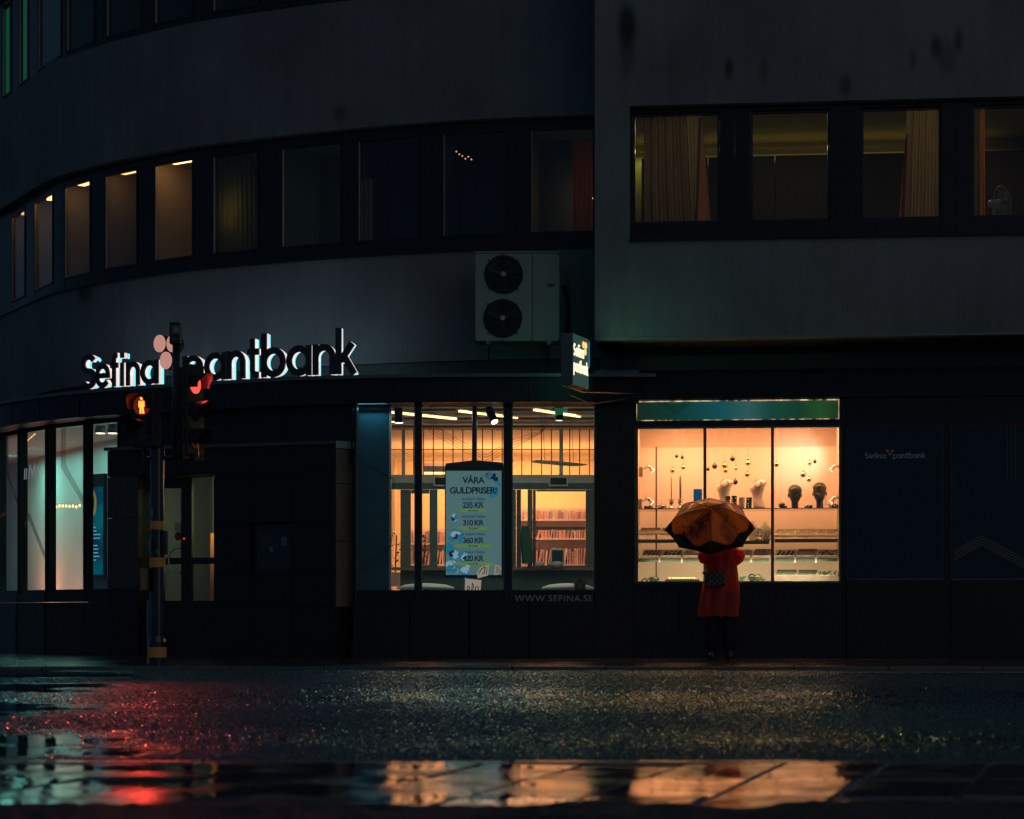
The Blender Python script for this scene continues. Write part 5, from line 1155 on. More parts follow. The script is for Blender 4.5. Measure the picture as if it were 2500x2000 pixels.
# candlesticks and candles
for px, lab, cl, kc, w_, top in ((1639, 'left silver candlestick on the glass shelf', 'thin pale brown candle in the left candlestick', (.42, .20, .10), .008, 1163), (1661, 'right silver candlestick on the glass shelf', 'thick grey candle in the right candlestick', (.22, .20, .20), .015, 1160)):
    p_, u = on_shelf(px)
    MB().lathe(p_, [(.045, 0), (.05, .012), (.03, .035), (.018, .05), (.012, .06), (.030, .085), (.034, .115), (.018, .125), (.045, .13), (.045, .138), (.016, .14)], 16).build('candlestick', mat('old_silver', (.45, .42, .38), .2, 1), None, smooth=True, label=lab, cat='candlestick', group='candlesticks on the glass shelf')
    h0 = p_.z+.141; h1 = wz(px, top, .55); MB().lathe(p_-Vector((0, 0, p_.z)), [(w_*.8, h0), (w_, h0+(h1-h0)*.6), (w_*.85, h1-.03), (.002, h1)], 10).build('candle', mat('candle_wax', kc, .5), None, smooth=True, label=cl, cat='candle', group='tall candles on the glass shelf')
def smalls(items):
    for (px, v, kind, m, lab, cat) in items:
        p_, u = on_shelf(px, v); b = MB()
        if kind == 'bowl': b.lathe(p_, [(.02, 0), (.025, .015), (.055, .05), (.06, .055), (.05, .05), (.01, .03)], 16)
        elif kind == 'jar': b.lathe(p_, [(.03, 0), (.036, .01), (.036, .05), (.012, .058), (.008, .075), (.002, .078)], 12)
        elif kind == 'ball': b.ball(p_+Vector((0, 0, .045)), .045, 14)
        elif kind == 'ball2': b.ball(p_+Vector((0, 0, .028)), .028, 12)
        elif kind == 'dish': b.lathe(p_, [(.03, 0), (.085, .012), (.09, .02), (.07, .014), (.01, .01)], 18)
        elif kind == 'pot': b.lathe(p_, [(.03, 0), (.05, .02), (.055, .045), (.04, .065), (.01, .07), (.008, .085)], 14); b.tube([p_+Vector((-.045, 0, .04)), p_+Vector((-.08, 0, .065))], [.008, .005], 6)
        b.build(cat.replace(' ', '_'), m, None, smooth=True, label=lab, cat=cat)
Mos = mat('tarnished_silver', (.35, .32, .28), .2, 1)
smalls([(1577, .5, 'ball2', Mgd, 'small dark round box at the left end of the glass shelf', 'trinket'), (1588, .55, 'jar', Mgd, 'small dark square-shouldered jar beside the round box', 'jar'), (1617, .5, 'pot', Mos, 'silver teapot on a dish left of the candlesticks', 'teapot'), (1612, .5, 'dish', Mos, 'flat silver dish under the teapot', 'dish'),
        (1673, .5, 'bowl', Msil, 'small silver bowl right of the right candlestick', 'bowl'), (1909, .5, 'ball', Mgd, 'dark green glass ball at the left of the dark heads', 'ball'), (1917, .5, 'ball2', Mos, 'small tarnished knob beside the dark glass ball', 'trinket'), (1970, .5, 'jar', Mos, 'small silver perfume jar between the dark heads', 'jar'), (1979, .5, 'ball2', Mgd, 'small dark trinket between the dark heads, right of the silver jar', 'trinket'), (2034, .5, 'pot', Mos, 'silver pot at the right end of the glass shelf', 'pot'), (2044, .55, 'bowl', Mgd, 'dark bowl at the far right end of the glass shelf', 'bowl')])
# blue box
u_, z_ = wu(1693, .5), zS
mb_, N, L, B = newmat('blue_box_card'); tc = N.new('ShaderNodeTexCoord'); mp = N.new('ShaderNodeMapping'); nz = N.new('ShaderNodeTexNoise'); nz.inputs['Scale'].default_value = 3; L.new(tc.outputs['Object'], nz.inputs['Vector'])
cr = N.new('ShaderNodeValToRGB'); cr.color_ramp.elements[0].color = (.0, .05, .25, 1); cr.color_ramp.elements[1].color = (.0, .12, .32, 1); L.new(nz.outputs[0], cr.inputs[0]); L.new(cr.outputs[0], B.inputs['Base Color']); B.inputs['Roughness'].default_value = .35
L.new(cr.outputs[0], B.inputs['Emission Color']); B.inputs['Emission Strength'].default_value = .35
wm().box(u_, wu(1714, .5), .5, .53, z_, z_+ (wz(1700, 1194, .5)-z_)).build('blue_screen', mb_, None, bevel=.002, label='upright blue lit card behind the umbrella top', cat='display card')
# boards with earrings
for k, (a, c, t, lab, m, jit) in enumerate(((1769, 1782, 1211, 'leftmost dark earring board behind the umbrella top', Mgd, 1), (1785, 1798, 1210, 'second dark earring board with white studs at its right edge', Mgd, 2), (1803.5, 1817, 1214, 'greyish earring board third from the left', mat('grey_velvet', (.09, .08, .08), .8), 3), (1821, 1835, 1214, 'dark board fourth from the left beside the right bust', Mgd, 4))):
    v = .5; ua, uc = wu(a, v), wu(c, v); zt2 = wz(a, t, v)
    o = MB(WF.M).add([(ua, v, zS), (uc, v, zS), (uc, v+.02, zS), (ua, v+.02, zS), (ua+.006, v+.05, zt2), (uc+.006, v+.05, zt2), (uc+.006, v+.07, zt2), (ua+.006, v+.07, zt2)], [(0, 1, 5, 4), (1, 2, 6, 5), (2, 3, 7, 6), (3, 0, 4, 7), (4, 5, 6, 7), (0, 3, 2, 1)]).build('earring_board', m, None, label=lab, cat='earring board', group='earring boards on the glass shelf')
    b = MB(WF.M)
    for r_ in range(5):
        for q_ in ((.2, .8) if jit != 4 else (.35,)):
            if random.random() < .2: continue
            zz = zS+(zt2-zS)*(.18+.16*r_); b.ball((ua+(uc-ua)*q_+.004, v+.01+.05*(zz-zS)/(zt2-zS)-.012, zz), .0055, 8)
    b.build('studs', mat('pearl_stud', (.85, .8, .75), .2), o)
# necklace busts
Mbust = mat('cream_bust', (.78, .72, .66), .45)
for px, top, lean, lab in ((1769, 1166, .0, 'left white necklace bust behind the umbrella'), (1850, 1167, .0, 'right white necklace bust beside the second upright')):
    p_, u = on_shelf(px, .62); Hh = wz(px, top, .62)-zS; rings = []
    for t, rx, ry, dx, cut in ((0, .085, .05, .02, 0), (.10, .080, .045, .018, 0), (.30, .066, .040, .0, 0), (.50, .072, .045, -.006, 0), (.64, .088, .055, .0, 0), (.74, .112, .062, .006, 0), (.82, .108, .060, .010, 0), (.87, .070, .050, .008, 0), (.90, .038, .040, .004, 0), (.96, .034, .038, .002, 0), (1.0, .036, .040, .0, 1)):
        rings.append([WF.w(u+dx+rx*math.cos(a), .62+ry*math.sin(a)*(1+.25*(math.sin(a) < 0)*(t > .5)), zS+Hh*t+(.02*math.cos(a) if t > .85 else .035*math.cos(a)*(1 if .6 < t < .86 else 0))) for a in np.linspace(0, 2*PI, 24, endpoint=False)])
    o = MB().loft(rings).build('necklace_bust', Mbust, None, smooth=True, label=lab, cat='bust', group='necklace busts on the glass shelf')
    b = MB(WF.M); b.tube([(u+.045*math.sin(a)*1.2, .62-.075, zS+Hh*(.90-.20*math.cos(a*.5)**2)) for a in np.linspace(-PI*.9, PI*.9, 18)], .0035, 5); b.build('necklace', mat('dark_gold_chain', (.25, .14, .05), .3, 1), None, smooth=True, label=lab.replace('white necklace bust', 'dark chain necklace on the bust'), cat='necklace', group='necklaces on the busts')
# dark heads with faces
Mhead = mat('dark_green_mannequin', (.020, .038, .034), .28, coat=.35)
def head(px, top, lab, turn, ear=True):
    p_, u = on_shelf(px, .58); Hh = wz(px, top, .58)-zS; M = Matrix.Translation(p_) @ Matrix.Rotation(WF.a+turn, 4, 'Z')
    nu, nv = 40, 44; vs = []
    for j in range(nv+1):
        t = j/nv; z = Hh*t
        # half width, half depth and depth centre by height
        zz = [0, .10, .25, .31, .36, .44, .55, .66, .78, .88, .95, .99, 1.0]
        W = np.interp(t, zz, [.052, .047, .046, .050, .058, .072, .082, .087, .090, .080, .056, .028, .001]); D = np.interp(t, zz, [.055, .052, .052, .060, .075, .088, .098, .103, .106, .094, .066, .033, .001])
        cy_ = np.interp(t, zz, [.012, .012, .012, .006, -.004, -.004, 0, 0, .002, .004, .006, .006, .006])
        for i in range(nu):
            a = 2*PI*i/nu; x = W*math.sin(a); y = cy_-D*math.cos(a)
            fr = max(0, math.cos(a))                                # 1 at the face
            g = lambda tc_, xc, st, sx_, am: am*math.exp(-((t-tc_)/st)**2-((x-xc)/sx_)**2)*(fr > .05)
            y -= g(.50, 0, .045, .012, .024)+g(.56, 0, .05, .009, .014)+g(.475, 0, .02, .018, .010)     # nose
            y -= g(.415, 0, .012, .022, .008)+g(.395, 0, .012, .02, .007)+g(.345, 0, .025, .022, .008)       # lips, chin
            y += g(.605, .034, .03, .018, .013)+g(.605, -.034, .03, .018, .013)                            # eye sockets
            y -= g(.605, .034, .014, .011, .007)+g(.605, -.034, .014, .011, .007)                          # eyeballs
            y -= g(.665, .032, .018, .03, .006)+g(.665, -.032, .018, .03, .006)                            # brow
            vs.append((x, y, z))
    fs = [(j*nu+i, j*nu+(i+1) % nu, (j+1)*nu+(i+1) % nu, (j+1)*nu+i) for j in range(nv) for i in range(nu)]
    m_ = MB(M).add(vs, fs); o = m_.build('display_head', Mhead, None, smooth=True, label=lab, cat='mannequin head', group='dark mannequin heads on the glass shelf')
    for s in (-1, 1):
        MB(M).ball((s*.088, .012, Hh*.56), .017, 10, (.55, .9, 1.7)).build('ear', Mhead, o, smooth=True)
        MB(M).ball((s*.034, -.083, Hh*.605), .0085, 10, (1.3, .6, .8)).build('eye', mat('pale_eye', (.16, .18, .17), .2, coat=.5), o, smooth=True)
    return o, M, Hh
head(1941, 1183, 'left bald dark green mannequin head on the glass shelf', math.radians(14))
o, M, Hh = head(2001, 1177, 'right dark green mannequin head wearing a headband and an earring', math.radians(-10))
MB(M).tube([(.089*math.cos(a), .004-.104*math.sin(a), Hh*(.80+.05*math.sin(a))) for a in np.linspace(0, 2*PI, 30)], .006, 6, False).build('headband', mat('copper_band', (.4, .22, .15), .3, .6), o, smooth=True)
b = MB(M)
for k in range(9): b.ball((.086+.004*math.sin(k), -.02, Hh*.44-.011*k), .007+.0007*k, 8)
b.build('earring', mat('gold_earring', (.85, .62, .35), .3, .6, emit=(1, .6, .3), es=.1), None, smooth=True, label='long pale gold drop earring on the right dark head', cat='earring')
# trays on the tiers
Mtray = mat('cream_tray', (.82, .74, .62), .5, var=.05); Mtr2 = mat('pale_green_tray', (.50, .55, .48), .5)
mj = [mat('rose_gold_pieces', (.50, .25, .18), .3, .6), mat('dark_stones', (.03, .05, .06), .25), mat('silver_pieces', (.55, .5, .48), .25, .8), mat('green_bronze_pieces', (.05, .09, .05), .3, .3)]
def tray(a, c, py0, py1, v, style, jm_, lab, tm=None):
    ua, uc = wu(a, v), wu(c, v); z0, z1 = wz(a, py1, v), wz(a, py0, v+.12); sl = .035
    P = [(ua-sl*.0, v, z0), (uc, v, z0), (uc+sl, v+.24, z1), (ua+sl, v+.24, z1)]
    vs = P+[(p[0], p[1]+.01, p[2]-.018) for p in P]
    o = MB(WF.M).add(vs, [(0, 1, 2, 3), (7, 6, 5, 4), (0, 4, 5, 1), (1, 5, 6, 2), (2, 6, 7, 3), (3, 7, 4, 0)]).build('jewellery_tray', tm or Mtray, None, label=lab, cat='jewellery tray', group='jewellery trays in the display window')
    def on(s, t, h=.004): return Vector((ua+(uc-ua)*s+sl*t, v+.24*t-h*.3, z0+(z1-z0)*t+h))
    rm = MB(WF.M)
    for A, B_ in (((0, 0), (1, 0)), ((1, 0), (1, 1)), ((1, 1), (0, 1)), ((0, 1), (0, 0))): rm.tube([on(*A, .006), on(*B_, .006)], .0045, 5)
    rm.build('rim', tm or Mtray, o)
    b = MB(WF.M)
    if style == 'rings':
        for i in range(12):
            for j in range(4):
                if random.random() < .12: continue
                b.ball(on(.06+.08*i, .16+.22*j, .010), .0075, 6)
    elif style == 'chains':
        for i in range(18): s = .05+.9*i/17; b.tube([on(s, .06, .006), on(s, .80, .008)], .0028, 4)
        b.tube([on(.03, .9, .014), on(.97, .9, .014)], .011, 6)
    elif style == 'pads':
        for i in range(4):
            for j in range(4):
                if random.random() < .85: b.ball(on(.14+.22*i+.02*j, .14+.22*j, .008), .014, 8, (1.5, 1, .6))
    elif style == 'mixed':
        for i in range(22): b.ball(on(random.uniform(.08, .92), random.uniform(.12, .88), .009), random.uniform(.006, .014), 7)
    elif style == 'sticks':
        for i in range(13): s = .06+.88*i/12; b.tube([on(s, .1, .008), on(min(1, s+random.uniform(-.02, .04)), .85, .010)], random.uniform(.003, .008), 5)
        b.tube([on(.03, .93, .014), on(.97, .93, .014)], .008, 6)
    b.build('jewellery', mj[jm_], o, kind='stuff')
    cl = MB(WF.M); cl.box((ua+uc)/2-.012, (ua+uc)/2+.012, v-.012, v-.001, z0-.035, z0+.002); cl.build('price_tag', mat('cream_tag', (.85, .75, .6), .5), o)
    return o
R3 = ((1891, 1941), (1944, 1992), (1995, 2043)); nm = ('left', 'middle', 'right')
for i, (a, c) in enumerate(R3):
    tray(a, c, 1293, 1308, .38, 'rings', (0, 0, 0)[i], f'{nm[i]} tray of rings on the upper tier of the right bay')
    tray(a, c, 1343, 1358, .31, ('pads', 'chains', 'mixed')[i], (1, 2, 1)[i], ('tray with dark pads on the middle tier of the right bay', 'tray of thin chains on the middle tier of the right bay', 'tray of scattered dark pieces on the middle tier of the right bay')[i])
    tray(a, c, 1394, 1406, .25, ('chains', 'sticks', 'mixed')[i], 3, f'{nm[i]} pale green tray on the floor of the right bay', Mtr2)
tray(1836, 1880, 1343, 1358, .31, 'sticks', 1, 'tray of sticks on the middle tier beside the second upright'); tray(1797, 1832, 1343, 1358, .31, 'rings', 2, 'tray of rings half hidden behind the coat shoulder')
tray(1566, 1611, 1343, 1358, .31, 'pads', 1, 'leftmost tray on the middle tier of the left bay'); tray(1615, 1662, 1343, 1358, .31, 'pads', 1, 'second tray on the middle tier of the left bay'); tray(1666, 1712, 1343, 1358, .31, 'mixed', 2, 'tray on the middle tier half hidden by the umbrella')
tray(1557, 1606, 1291, 1303, .38, 'chains', 0, 'leftmost bright tray on the upper tier of the left bay'); tray(1610, 1650, 1291, 1303, .38, 'chains', 0, 'tray on the upper tier behind the left umbrella tip')
for k, a in enumerate((1608.5, 1663.5, 1834, 1942.5, 1993.5)):
    wm().box(wu(a)-.012, wu(a)+.012, .24, .27, wz(a, 1373, 0), wz(a, 1343, 0)).build('tray_bracket', mat('pale_bracket', (.6, .5, .42), .5), WB)
wm().box(ub[2]+.03, drr, .18, .6, zc0, wz(1900, 1407, .2)).build('floor_plinth', mat('pale_plinth', (.6, .52, .45), .5), WB)
# small busts and stands on the upper tier, middle bay
for px, lab in ((1838, 'small cream bust on the upper tier, left of two'), (1868, 'small cream bust on the upper tier, right of two')):
    u = wu(px, .6); zz = zr1-.02-.03; c = WF.w(u, .6, zr1-.026); h = wz(px, 1273, .6)-c.z
    MB().lathe(c, [(.03, 0), (.045, .02), (.085, h*.45), (.075, h*.65), (.030, h*.8), (.025, h)], 18, 1, .6).build('small_bust', Mbust, None, smooth=True, label=lab, cat='bust', group='small busts on the upper tier')
for px, lab in ((1851, 'slim dark jewellery stand between the small busts'), (1872, 'pronged ring stand in front of the right small bust')):
    c = WF.w(wu(px, .42), .42, zr1-.024); b = MB(); b.lathe(c, [(.05, 0), (.05, .012), (.01, .02)], 14)
    if px < 1860: b.tube([c+Vector((0, 0, .01)), c+Vector((0, 0, .16))], .006, 6); b.tube([c+Vector((0, 0, .155)), c+Vector((.05, 0, .13))], .005, 6); b.tube([c+Vector((-.04, 0, .06)), c+Vector((.05, 0, .06))], .010, 6)
    else:
        for k in range(6): b.tube([c+Vector((-.045+.018*k, 0, .01)), c+Vector((-.045+.018*k, 0, .06+.025*(k % 3)))], .004, 5)
    b.build('ring_stand', mat('dark_bronze', (.06, .06, .06), .3, .5), None, label=lab, cat='jewellery stand')
# bottom row left and middle
def flr(px, v): return WF.w(wu(px, v), v, zc0)
MB().lathe(flr(1597, .3), [(.05, 0), (.07, .03), (.06, .06), (.01, .065)], 16).build('dark_bowl', Mgd, None, smooth=True, label='dark round bowl on the floor of the left bay', cat='bowl')
b = MB(); c = flr(1579, .3)
for k in range(7): b.ball(c+Vector((.02*(k-3), .01*(k % 2), .02+.012*(k % 3))), .015, 8)
b.build('bead_pile', mat('olive_beads', (.22, .20, .08), .3, .5), None, smooth=True, label='little heap of olive beads beside the dark bowl', cat='beads')
c = flr(1665, .3); o = MB(WF.M).box(wu(1624, .3), wu(1708, .3), .25, .42, zc0, zc0+.03).build('watch_tray', M_blackplastic, None, bevel=.004, label='long black tray of small gold items on the floor of the left bay', cat='tray'); b = MB(WF.M)
for k in range(16): u = wu(1634, .3)+k*.022; b.ball((u, .30, zc0+.045), random.uniform(.006, .012), 7)
for k in range(3): b.ball((wu(1690, .3)+k*.03, .3, zc0+.036), .005, 6)
b.build('gold_items', Mgold, o, kind='stuff')
for px, r_, m, lab in ((1836, .052, Mgd, 'dark glass ball on the floor of the middle bay'), (1850, .05, mat('olive_glass', (.10, .11, .04), .15, coat=.5), 'olive glass ball beside the dark one on the floor'), (1863, .028, mat('small_green_ball', (.08, .12, .06), .3), 'small green ball on the floor beside the second upright')):
    MB().ball(flr(px, .3)+Vector((0, 0, r_)), r_, 16).build('glass_ball', m, None, smooth=True, label=lab, cat='ball')
MB(WF.M).plate([(wu(1805, .3), zc0+.06), (wu(1823, .3), zc0+.075), (wu(1812, .3), zc0), (wu(1806, .3), zc0)], .3, .4).build('green_dish', mat('green_glass_dish', (.06, .14, .08), .2), None, label='green angular dish on the floor right of the coat', cat='dish')

# ------------------------------------------------------------------ person with coat, bag and umbrella
PYY = 27.15; S_ = PYY/F                             # metres per photo pixel at the person
def pp(px, py, dy=0): return Vector(((px-CX)*S_, PYY+dy, H-(py-HY)*S_))
GZ = .04
Mskin = mat('skin', (.55, .32, .24), .5); Mtrou = mat('dark_blue_trousers', (.008, .010, .020), .7, bump=.3); Mhair = mat('brown_hair', (.05, .03, .02), .6, bump=.8, bscale=90, stretch=(1, 1, .1))
def skin_mesh(joints, edges, radii, levels=2):
    me = bpy.data.meshes.new('tmp'); me.from_pydata(joints, edges, []); o = bpy.data.objects.new('tmp', me); COL.objects.link(o)
    sk = o.modifiers.new('s', 'SKIN'); sk.use_smooth_shade = True; ss = o.modifiers.new('u', 'SUBSURF'); ss.levels = levels; ss.render_levels = levels
    for i, r in enumerate(radii): me.skin_vertices[0].data[i].radius = (r, r) if not isinstance(r, tuple) else r
    me.skin_vertices[0].data[0].use_root = True
    dg = bpy.context.evaluated_depsgraph_get(); out = bpy.data.meshes.new_from_object(o.evaluated_get(dg)); bpy.data.objects.remove(o); bpy.data.meshes.remove(me); out.materials.clear(); return out
cxm = pp(1759, 1500).x; hipz = .90
UC0 = pp(1731, 1292, -.12)                           # umbrella rim centre
tilt = math.radians(37)
axis = Vector((-.05, -math.sin(tilt), math.cos(tilt))).normalized()
grip = UC0-axis*.28+Vector((.02, .0, 0))
J = [(cxm, PYY, hipz), (cxm, PYY, 1.12), (cxm, PYY, 1.34), (cxm, PYY+.005, 1.44), (cxm, PYY-.01, 1.50), (cxm, PYY-.02, 1.58), (cxm, PYY-.02, 1.66),          # 0-6 spine, neck, head
     (cxm-.10, PYY, .84), (cxm-.105, PYY-.01, .48), (cxm-.11, PYY+.02, .13), (cxm-.125, PYY-.08, .075),   # 7-10 left leg
     (cxm+.10, PYY, .84), (cxm+.10, PYY-.015, .48), (cxm+.105, PYY+.03, .13), (cxm+.13, PYY-.07, .075),    # 11-14 right leg
     (cxm-.17, PYY, 1.36), (cxm-.20, PYY-.06+.02, 1.12), tuple(grip+Vector((-.03, .03, -.05))),       # 15-17 left arm
     (cxm+.17, PYY, 1.36), (cxm+.235, PYY-.0, 1.12), tuple(grip+Vector((.05, .03, -.11)))]
# hands stay in front of the body, towards the window
hl = Vector((cxm-.07, PYY+.22, 1.30)); hr_ = Vector((cxm+.05, PYY+.24, 1.20)); J[17] = tuple(hl); J[20] = tuple(hr_)
J[16] = (cxm-.195, PYY+.03, 1.27); J[19] = (cxm+.215, PYY+.05, 1.29)
E = [(0, 1), (1, 2), (2, 3), (3, 4), (4, 5), (5, 6), (0, 7), (7, 8), (8, 9), (9, 10), (0, 11), (11, 12), (12, 13), (13, 14), (2, 15), (15, 16), (16, 17), (2, 18), (18, 19), (19, 20)]
Rr = [.12, .11, .12, .07, .052, .075, .07, .085, .060, .042, .034, .085, .060, .042, .034, .055, .042, .026, .055, .042, .026]
body = skin_mesh(J, E, Rr)
# fingers and thumb closed round the handle, joined into the same body mesh
sh0 = UC0+axis*.30; dirh = (Vector((cxm-.03, PYY+.27, 1.10))-sh0).normalized()
bm_ = MB(); 
for hc, sgn in ((hl, 1), (hr_, -1)):
    for k in range(4):
        o_ = dirh*(-.03+.021*k); base = hc+Vector((-.03*sgn, 0, 0))-o_; rr_ = .022+.002*(k in (1, 2))
        bm_.tube([hc+Vector((-.01*sgn, .0, 0))-o_*.8, base+Vector((0, .012, 0)), base+Vector((.010*sgn, .045, 0)), base+Vector((.038*sgn, .055, 0)), base+Vector((.052*sgn, .032, 0))], [.011, .0095, .009, .008, .0065], 7)
    bm_.tube([hc+Vector((.01*sgn, .0, .02)), hc+Vector((.03*sgn, .02, .035)), hc+Vector((.035*sgn, .045, .03)), hc+Vector((.015*sgn, .055, .02))], [.012, .011, .009, .007], 7)
tm = bpy.data.meshes.new('f'); tm.from_pydata(bm_.v, [], bm_.f)
import bmesh
bb_ = bmesh.new(); bb_.from_mesh(body); bb_.from_mesh(tm); bb_.to_mesh(body); bb_.free(); bpy.data.meshes.remove(tm)
per = empty('person', (cxm, PYY, GZ), 'person in a long red raincoat seen from behind, facing the lit display window', 'person')
link('body', body, Mskin, per, smooth=True)
hd = Vector((cxm, PYY-.02, 1.62))
MB().ball(hd+Vector((0, -.02, .02)), .118, 20, (.95, 1.05, 1.12)).build('hair', Mhair, per, smooth=True)
b = MB(); b.ball(hd+Vector((0, .115, -.02)), .015, 8, (.8, 1.4, 1.3)); b.build('nose', Mskin, per, smooth=True)
for s in (-1, 1): MB().ball(hd+Vector((.035*s, .098, .0)), .011, 8).build('eye', mat('eye', (.6, .6, .6), .2), per, smooth=True)
MB().tube([hd+Vector((-.02, .104, -.055)), hd+Vector((0, .112, -.056)), hd+Vector((.02, .104, -.055))], .006, 6).build('mouth', mat('lips', (.4, .12, .1), .5), per, smooth=True)
for s in (-1, 1):
    x = cxm+.10*s
    rings = [[Vector((x+s*dx+rx*math.cos(a), PYY+dy+ry*math.sin(a), z)) for a in np.linspace(0, 2*PI, 20, endpoint=False)] for z, rx, ry, dx, dy in ((.13, .062, .070, .008, .02), (.20, .066, .076, .006, .015), (.34, .074, .082, .002, .0), (.50, .080, .088, 0, -.01), (.70, .092, .105, -.002, 0), (.88, .10, .12, -.006, 0))]
    rings = [[p+Vector((.006*math.sin(9*k+3*p.z), .006*math.cos(7*k+p.z*11), 0)) for k, p in enumerate(r)] for r in rings]
    MB().loft(rings).build('trouser_leg', Mtrou, per, smooth=True)
    b = MB(); b.loft([[Vector((x+s*.012+rx*math.cos(a), PYY-.0+dy+ry*math.sin(a), z)) for a in np.linspace(0, 2*PI, 18, endpoint=False)] for z, rx, ry, dy in ((GZ, .048, .13, .03), (GZ+.02, .052, .135, .03), (GZ+.05, .050, .125, .028), (GZ+.085, .046, .085, .015), (GZ+.13, .050, .060, .01))]); b.build('shoe', mat('black_leather_shoe', (.01, .01, .012), .35, coat=.3), per, smooth=True)
# raincoat
mc, N, L, B = newmat('red_raincoat'); tc = N.new('ShaderNodeTexCoord'); mp = N.new('ShaderNodeMapping'); mp.inputs['Scale'].default_value = (1, 1, .35); L.new(tc.outputs['Object'], mp.inputs[0])
nz = N.new('ShaderNodeTexNoise'); nz.inputs['Scale'].default_value = 7; nz.inputs['Detail'].default_value = 4; nz.inputs['Distortion'].default_value = 1.2; L.new(mp.outputs[0], nz.inputs['Vector'])
cr = N.new('ShaderNodeValToRGB'); cr.color_ramp.elements[0].position = .3; cr.color_ramp.elements[0].color = (.78, .045, .035, 1); cr.color_ramp.elements[1].position = .75; cr.color_ramp.elements[1].color = (1, .15, .075, 1); L.new(nz.outputs[0], cr.inputs[0]); L.new(cr.outputs[0], B.inputs['Base Color'])
B.inputs['Roughness'].default_value = .38; B.inputs['Sheen Weight'].default_value = .4
bp = N.new('ShaderNodeBump'); bp.inputs['Strength'].default_value = .9; bp.inputs['Distance'].default_value = .03; L.new(nz.outputs[0], bp.inputs['Height']); L.new(bp.outputs[0], B.inputs['Normal'])
tr = N.new('ShaderNodeBsdfTranslucent'); L.new(cr.outputs[0], tr.inputs[0]); ms = N.new('ShaderNodeMixShader'); ms.inputs[0].default_value = .6; L.new(B.outputs[0], ms.inputs[1]); L.new(tr.outputs[0], ms.inputs[2]); L.new(ms.outputs[0], N['Material Output'].inputs[0])
prof = [(1505, 1705, 1802, .17), (1498, 1705.5, 1802.5, .17), (1470, 1708, 1805, .165), (1440, 1713, 1806, .16), (1415, 1718, 1804, .155), (1395, 1721, 1801, .15), (1375, 1722, 1799, .145), (1355, 1717, 1800, .14), (1338, 1715, 1799, .135), (1325, 1720, 1795, .12), (1317, 1734, 1782, .095), (1311, 1746, 1771, .075), (1304, 1748, 1769, .072)]
rings = []
for (py, l, r_, dp) in prof:
    c0 = pp((l+r_)/2, py); rx = (r_-l)/2*S_; t = (1505-py)/200; ring_ = []
    for k in range(56):
        a = 2*PI*k/56; fold = 1+(.085*math.sin(7*a+2.2*t)+.045*math.sin(13*a-4*t+1))*max(.0, 1-t*.75)+.028*math.sin(5*a+9*t)*(t > .2)
        ring_.append(Vector((c0.x+rx*math.cos(a)*(1+(fold-1)*.5), c0.y+dp*fold*math.sin(a), c0.z+.008*math.sin(3*a)*(py > 1495))))
    rings.append(ring_)
coat = MB().loft(rings, cap=False); n_ = 56
co = coat.build('raincoat', mc, per, smooth=True)
sm = co.modifiers.new('s', 'SUBSURF'); sm.levels = 1; sm.render_levels = 1
for (sh, el, ha, nmz) in (((cxm-.165, PYY, 1.37), Vector((pp(1708, 1372).x+.055, PYY+.01, pp(1708, 1372).z+.045)), hl, -1), ((cxm+.165, PYY, 1.37), Vector((pp(1816, 1362).x-.06, PYY+.03, pp(1816, 1362).z-.0)), hr_, 1)):
    sh = Vector(sh); pts = []; rs = []
    for i in range(13):
        t = i/12; q_ = (sh*(1-t)**2+el*2.0*t*(1-t)+ha*t*t)+ (el-(sh*.25+el*.5+ha*.25))*math.sin(PI*t)*.9
        pts.append(q_); rs.append((.088-.028*t)*(1+.06*math.sin(i*2.3)+.04*math.sin(i*5)))
    sl = MB().tube(pts, rs, 18).build('sleeve', mc, co, smooth=True)
b = MB(); z_ = pp(0, 1312).z
b.loft([[Vector((cxm+r_*math.cos(a), PYY+ry*math.sin(a)-dy, z)) for a in np.linspace(0, 2*PI, 24, endpoint=False)] for r_, ry, z, dy in ((.13, .11, z_-.06, 0), (.13, .12, z_, .03), (.115, .10, z_+.06, .05), (.07, .06, z_+.07, .05))]); b.build('hood', mc, co, smooth=True)
# shoulder bag
bc = pp(1741, 1415, -.20)
bag = empty('shoulder_bag', bc, 'grey and black checked shoulder bag hanging at the back of the red coat', 'bag')
mk_, N, L, B = newmat('checked_canvas'); tc = N.new('ShaderNodeTexCoord'); ck = N.new('ShaderNodeTexChecker'); ck.inputs['Scale'].default_value = 27; ck.inputs[1].default_value = (.015, .017, .017, 1); ck.inputs[2].default_value = (.09, .10, .09, 1); L.new(tc.outputs['Object'], ck.inputs[0]); L.new(ck.outputs[0], B.inputs['Base Color']); B.inputs['Roughness'].default_value = .55
o = MB(Matrix.Translation(bc) @ Matrix.Rotation(math.radians(-4), 4, 'Y')).box(-.125, .125, -.035, .035, -.095, .09).build('bag_body', mk_, bag, bevel=.02)
MB(Matrix.Translation(bc) @ Matrix.Rotation(math.radians(-4), 4, 'Y')).box(-.127, .127, -.042, -.030, .02, .094).build('flap', mk_, bag, bevel=.005)
MB().tube([bc+Vector((.12, 0, .07)), pp(1768, 1385, -.17), pp(1776, 1355, -.155), pp(1782, 1325, -.10), pp(1778, 1313, .0), pp(1760, 1330, .14), pp(1730, 1380, .17), pp(1716, 1400, .06), bc+Vector((-.125, .02, .06))], .007, 6).build('strap', mat('bag_strap', (.16, .12, .08), .5), bag, smooth=True)
